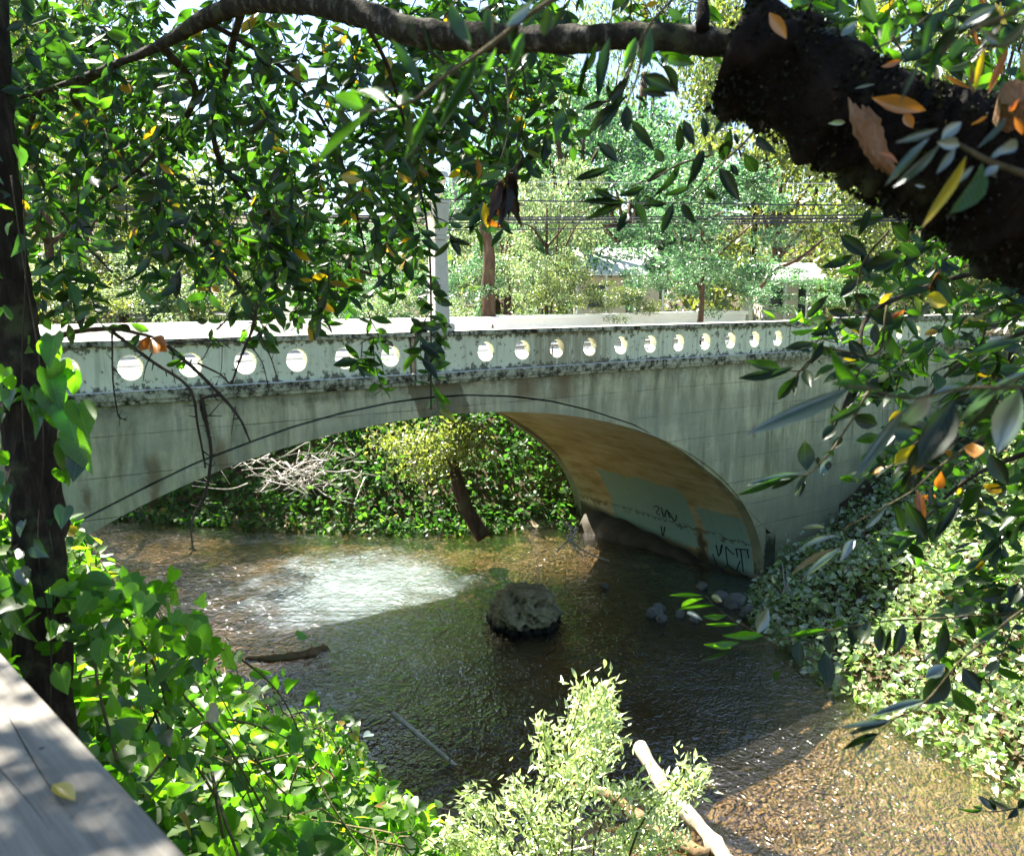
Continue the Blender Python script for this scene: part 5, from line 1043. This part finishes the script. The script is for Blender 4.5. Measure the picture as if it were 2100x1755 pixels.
# ---- silvery willow shrub at the bottom
ws0 = at(1030, 1880, 7.2); ws0[2] = max(.1, float(ground_z(*to_ts(ws0)))); wsb = thing('willow_shrub', 'sun bleached narrow leaved willow shrub rising from the bottom edge over the water', 'shrub', ws0)
Pl, Dl = [], []
def z8(x, y): return Z8(x, y)
WS = [[(420,1150),(430,960),(480,760),(540,580),(600,375)], [(540,600),(620,480),(680,380)], [(500,760),(600,640),(705,480)], [(480,800),(470,640),(455,510)], [(400,1100),(330,900),(260,800),(190,780)], [(380,1100),(300,950),(180,860)], [(480,1150),(520,900),(600,740),(720,560)], [(600,1150),(640,900),(720,760),(800,720)], [(700,1150),(780,880),(880,740),(965,650)], [(780,1150),(850,900),(930,760),(1005,690)], [(500,1100),(420,880),(350,720)], [(560,1100),(560,850),(620,700),(650,610)], [(640,1100),(700,960),(800,850),(870,800)], [(430,1100),(450,900),(520,720),(560,650)], [(300,1120),(200,960),(100,900)], [(540, 1150), (500, 950), (430, 800), (360, 760)], [(700, 1150), (700, 1000), (760, 880)], [(350, 1150), (300, 1020), (230, 940)], [(850, 1150), (840, 1000), (900, 900)], [(560, 700), (600, 540), (585, 440)], [(560, 720), (650, 560), (660, 440)]]
for v_ in WS:
    dd = rng.uniform(6.6, 7.6); P = smooth_path([at(*z8(*q), dd) for q in v_], 26); m = MB(); m.tube(P - ws0, np.linspace(.012, .003, 26), 5); m.build('stem', M_twig, wsb, True)
    for i in range(4, 26):
        for k_ in range(12):
            Pl.append(P[i] + rng.normal(size=3)*.06); Dl.append(unit(unit(P[i] - P[i-1])*.6 + rng.normal(size=3)*.7))
Pl, Dl = np.array(Pl), np.array(Dl); n = len(Pl); Nl = unit(rng.normal(size=(n, 3))*.7 + np.array([0, -.3, .7])); Nl = unit(Nl - Dl*(Nl*Dl).sum(1, keepdims=True)); Ll = rng.uniform(.05, .105, n)
k0 = rng.permutation(n); vv = Pl - EYE3; fwd = vv @ _fw; yy = -(vv @ _up)/fwd*FOC + CY; k0 = k0[np.argsort(~((yy[k0] < 1740)), kind='stable')]
LM['s'] = M_willow
for i in k0[:200]: leaf_obj(wsb, Pl[i], Dl[i], Nl[i], Ll[i]*1.1, Ll[i]*.3, 's', 'bay')
o = link('leaves', leaf_mesh('willow_leaves', Pl[k0[200:]] - ws0, Dl[k0[200:]], Nl[k0[200:]], Ll[k0[200:]], Ll[k0[200:]]*.28, 'low'), M_willow, wsb); o['kind'] = 'stuff'

# dry pale stalks at the abutment
r0 = thing('dry_stalks', 'pale dry stalks standing beside the abutment corner', 'dry plant', at(1605, 1270, 21.3))
for k_ in range(7):
    e = np.array([rng.uniform(-.5, .45), rng.normal()*.1, rng.uniform(.8, 1.55)]); m = MB(); m.tube(smooth_path([(e[0]*.2, 0, -.2), e*.5 + rng.normal(size=3)*.06, e], 8), np.linspace(.02, .007, 8), 5); m.build('stalk', M_pale, r0)

# ---- weathered board of the lookout railing at the bottom left
a0, a1 = onz(0, 1335, 6.95), onz(385, 1755, 6.95); ax = unit(a1 - a0); pe = np.array([-ax[1], ax[0], 0.0]);
if pe[0] > 0: pe = -pe
def mat_board():
    a = NT('weathered_board_wood'); v = a.coord(); g1 = a.noise(a.coord('Object', (1.2, 26, 8)), 2.2, 6, .65); g2 = a.noise(v, 5, 5, .6); g3 = a.noise(a.coord('Object', (3, 60, 8)), 3, 4)
    c = a.ramp(g1, [(.3, (.15, .13, .105)), (.5, (.22, .20, .165)), (.75, (.30, .28, .235))]); c = a.mix(a.math('MULTIPLY', a.step(g2, .45, .7), .5), c, (.14, .125, .105))
    vo = a.n('ShaderNodeTexVoronoi'); vo.inputs['Scale'].default_value = 13; a.l(v, vo.inputs['Vector']); sp_ = a.math('SUBTRACT', 1.0, a.step(vo.outputs['Distance'], .03, .10))
    c = a.mix(a.math('MULTIPLY', sp_, a.step(a.noise(v, 7, 3), .5, .6)), c, (.04, .035, .025))
    return a.done(a.principled(c, .8, .25, a.bump(a.math('ADD', g1, a.math('MULTIPLY', g3, .4)), .35, .004)))
M_board = mat_board()
ang = math.atan2(ax[1], ax[0]); rl = thing('board_railing', 'weathered grey wooden board with cracks and leaf shadows in the bottom left corner', 'railing', (a0[0], a0[1], 6.95), ang)
sg_ = 1 if (np.array([-math.sin(ang), math.cos(ang), 0]) @ pe) > 0 else -1
m = MB(); y1, y2 = sorted((0, sg_*.62)); m.box((-2.4, y1, -.045), (2.6, y2, 0)); bevel(m.build('board', M_board, rl), .006, 3)
M_crk = mat_plain('dark_crack', (.03, .025, .02), .9, .1)
for (y, x0, x1, am) in ((.105, -.2, .75, .010), (.16, .05, .62, .006), (.20, .3, .9, .006), (.06, .25, .7, .004), (.30, .1, .55, .004)):
    q = [(x, sg_*(y + am*math.sin(x*9 + y*40) + .03*x), .0004) for x in np.linspace(x0, x1, 24)]; m = MB(); vs = []; 
    for i, p in enumerate(q): w_ = .0011*math.sin(math.pi*(i+.3)/24.6); vs += [(p[0], p[1]-w_, .0006), (p[0], p[1]+w_, .0006)]
    m.add(vs, [(2*i, 2*i+1, 2*i+3, 2*i+2) for i in range(23)]); m.build('crack', M_crk, rl)
for x in (-1.9, 2.1): m = MB(); m.box((x-.045, sg_*.31-.045, -1.3), (x+.045, sg_*.31+.045, -.047)); m.build('rail_post', M_board, rl)
p = onz(108, 1612, 6.957); q = onz(150, 1640, 6.957); r0 = thing('yellow_leaf', 'single yellow leaf with brown tip lying on the weathered board', 'leaf', p)
D_ = q - p; leaf_obj(r0, p + [0, 0, .004], D_, np.array([0, -.15, 1.0]), np.linalg.norm(D_)*1.1, .026, 'y', v=0)

# ---- unseen laurel crown added toward the sun: it keeps the near foliage in dappled shade
n = 24000; bl = []
r2 = np.random.default_rng(77)
for _ in range(150):
    k_ = r2.uniform(2.6, 5.2); tgt = np.array([r2.uniform(-3.6, 2.2), r2.uniform(.2, 4.6), r2.uniform(7.0, 9.0)]); bl.append(tgt + SUN * k_)
bl = np.array(bl); vv = bl - EYE3; fw_ = vv @ _fw; yy = -(vv @ _up) / np.maximum(fw_, .01) * FOC + CY; xx = vv[:, 0] / np.maximum(fw_, .01) * FOC + CX
bl = bl[(fw_ < .3) | (yy < -330) | (xx < -500)]
P_ = bl[r2.integers(0, len(bl), n)] + r2.normal(size=(n, 3)) * np.array([.26, .26, .16]); D_ = unit(r2.normal(size=(n, 3)) + [0, 0, -.3]); N_ = unit(r2.normal(size=(n, 3))*.6 + [0, 0, .9]); L_ = r2.uniform(.07, .12, n)
o = link('crown', leaf_mesh('laurel_shade_crown', P_ - LP, D_, N_, L_, L_*.42, 'low'), M_bay, laurel); o['kind'] = 'stuff'  # added unseen crown, there to shade the near foliage
hub = np.array([LP[0], LP[1], 11.2])
m = MB(); m.tube(smooth_path([LP + [0, 0, .2], (LP + hub)/2 + [.2, -.2, 0], hub], 14) - LP, np.linspace(.2, .1, 14), 12, .25); m.build('stem', M_limb, laurel, True)
for q in bl[::9]:
    m = MB(); m.tube(smooth_path([hub, (hub + q)/2 + [0, 0, .35], q], 12) - LP, np.linspace(.07, .012, 12), 6, .2); m.build('bough', M_limb, laurel, True)
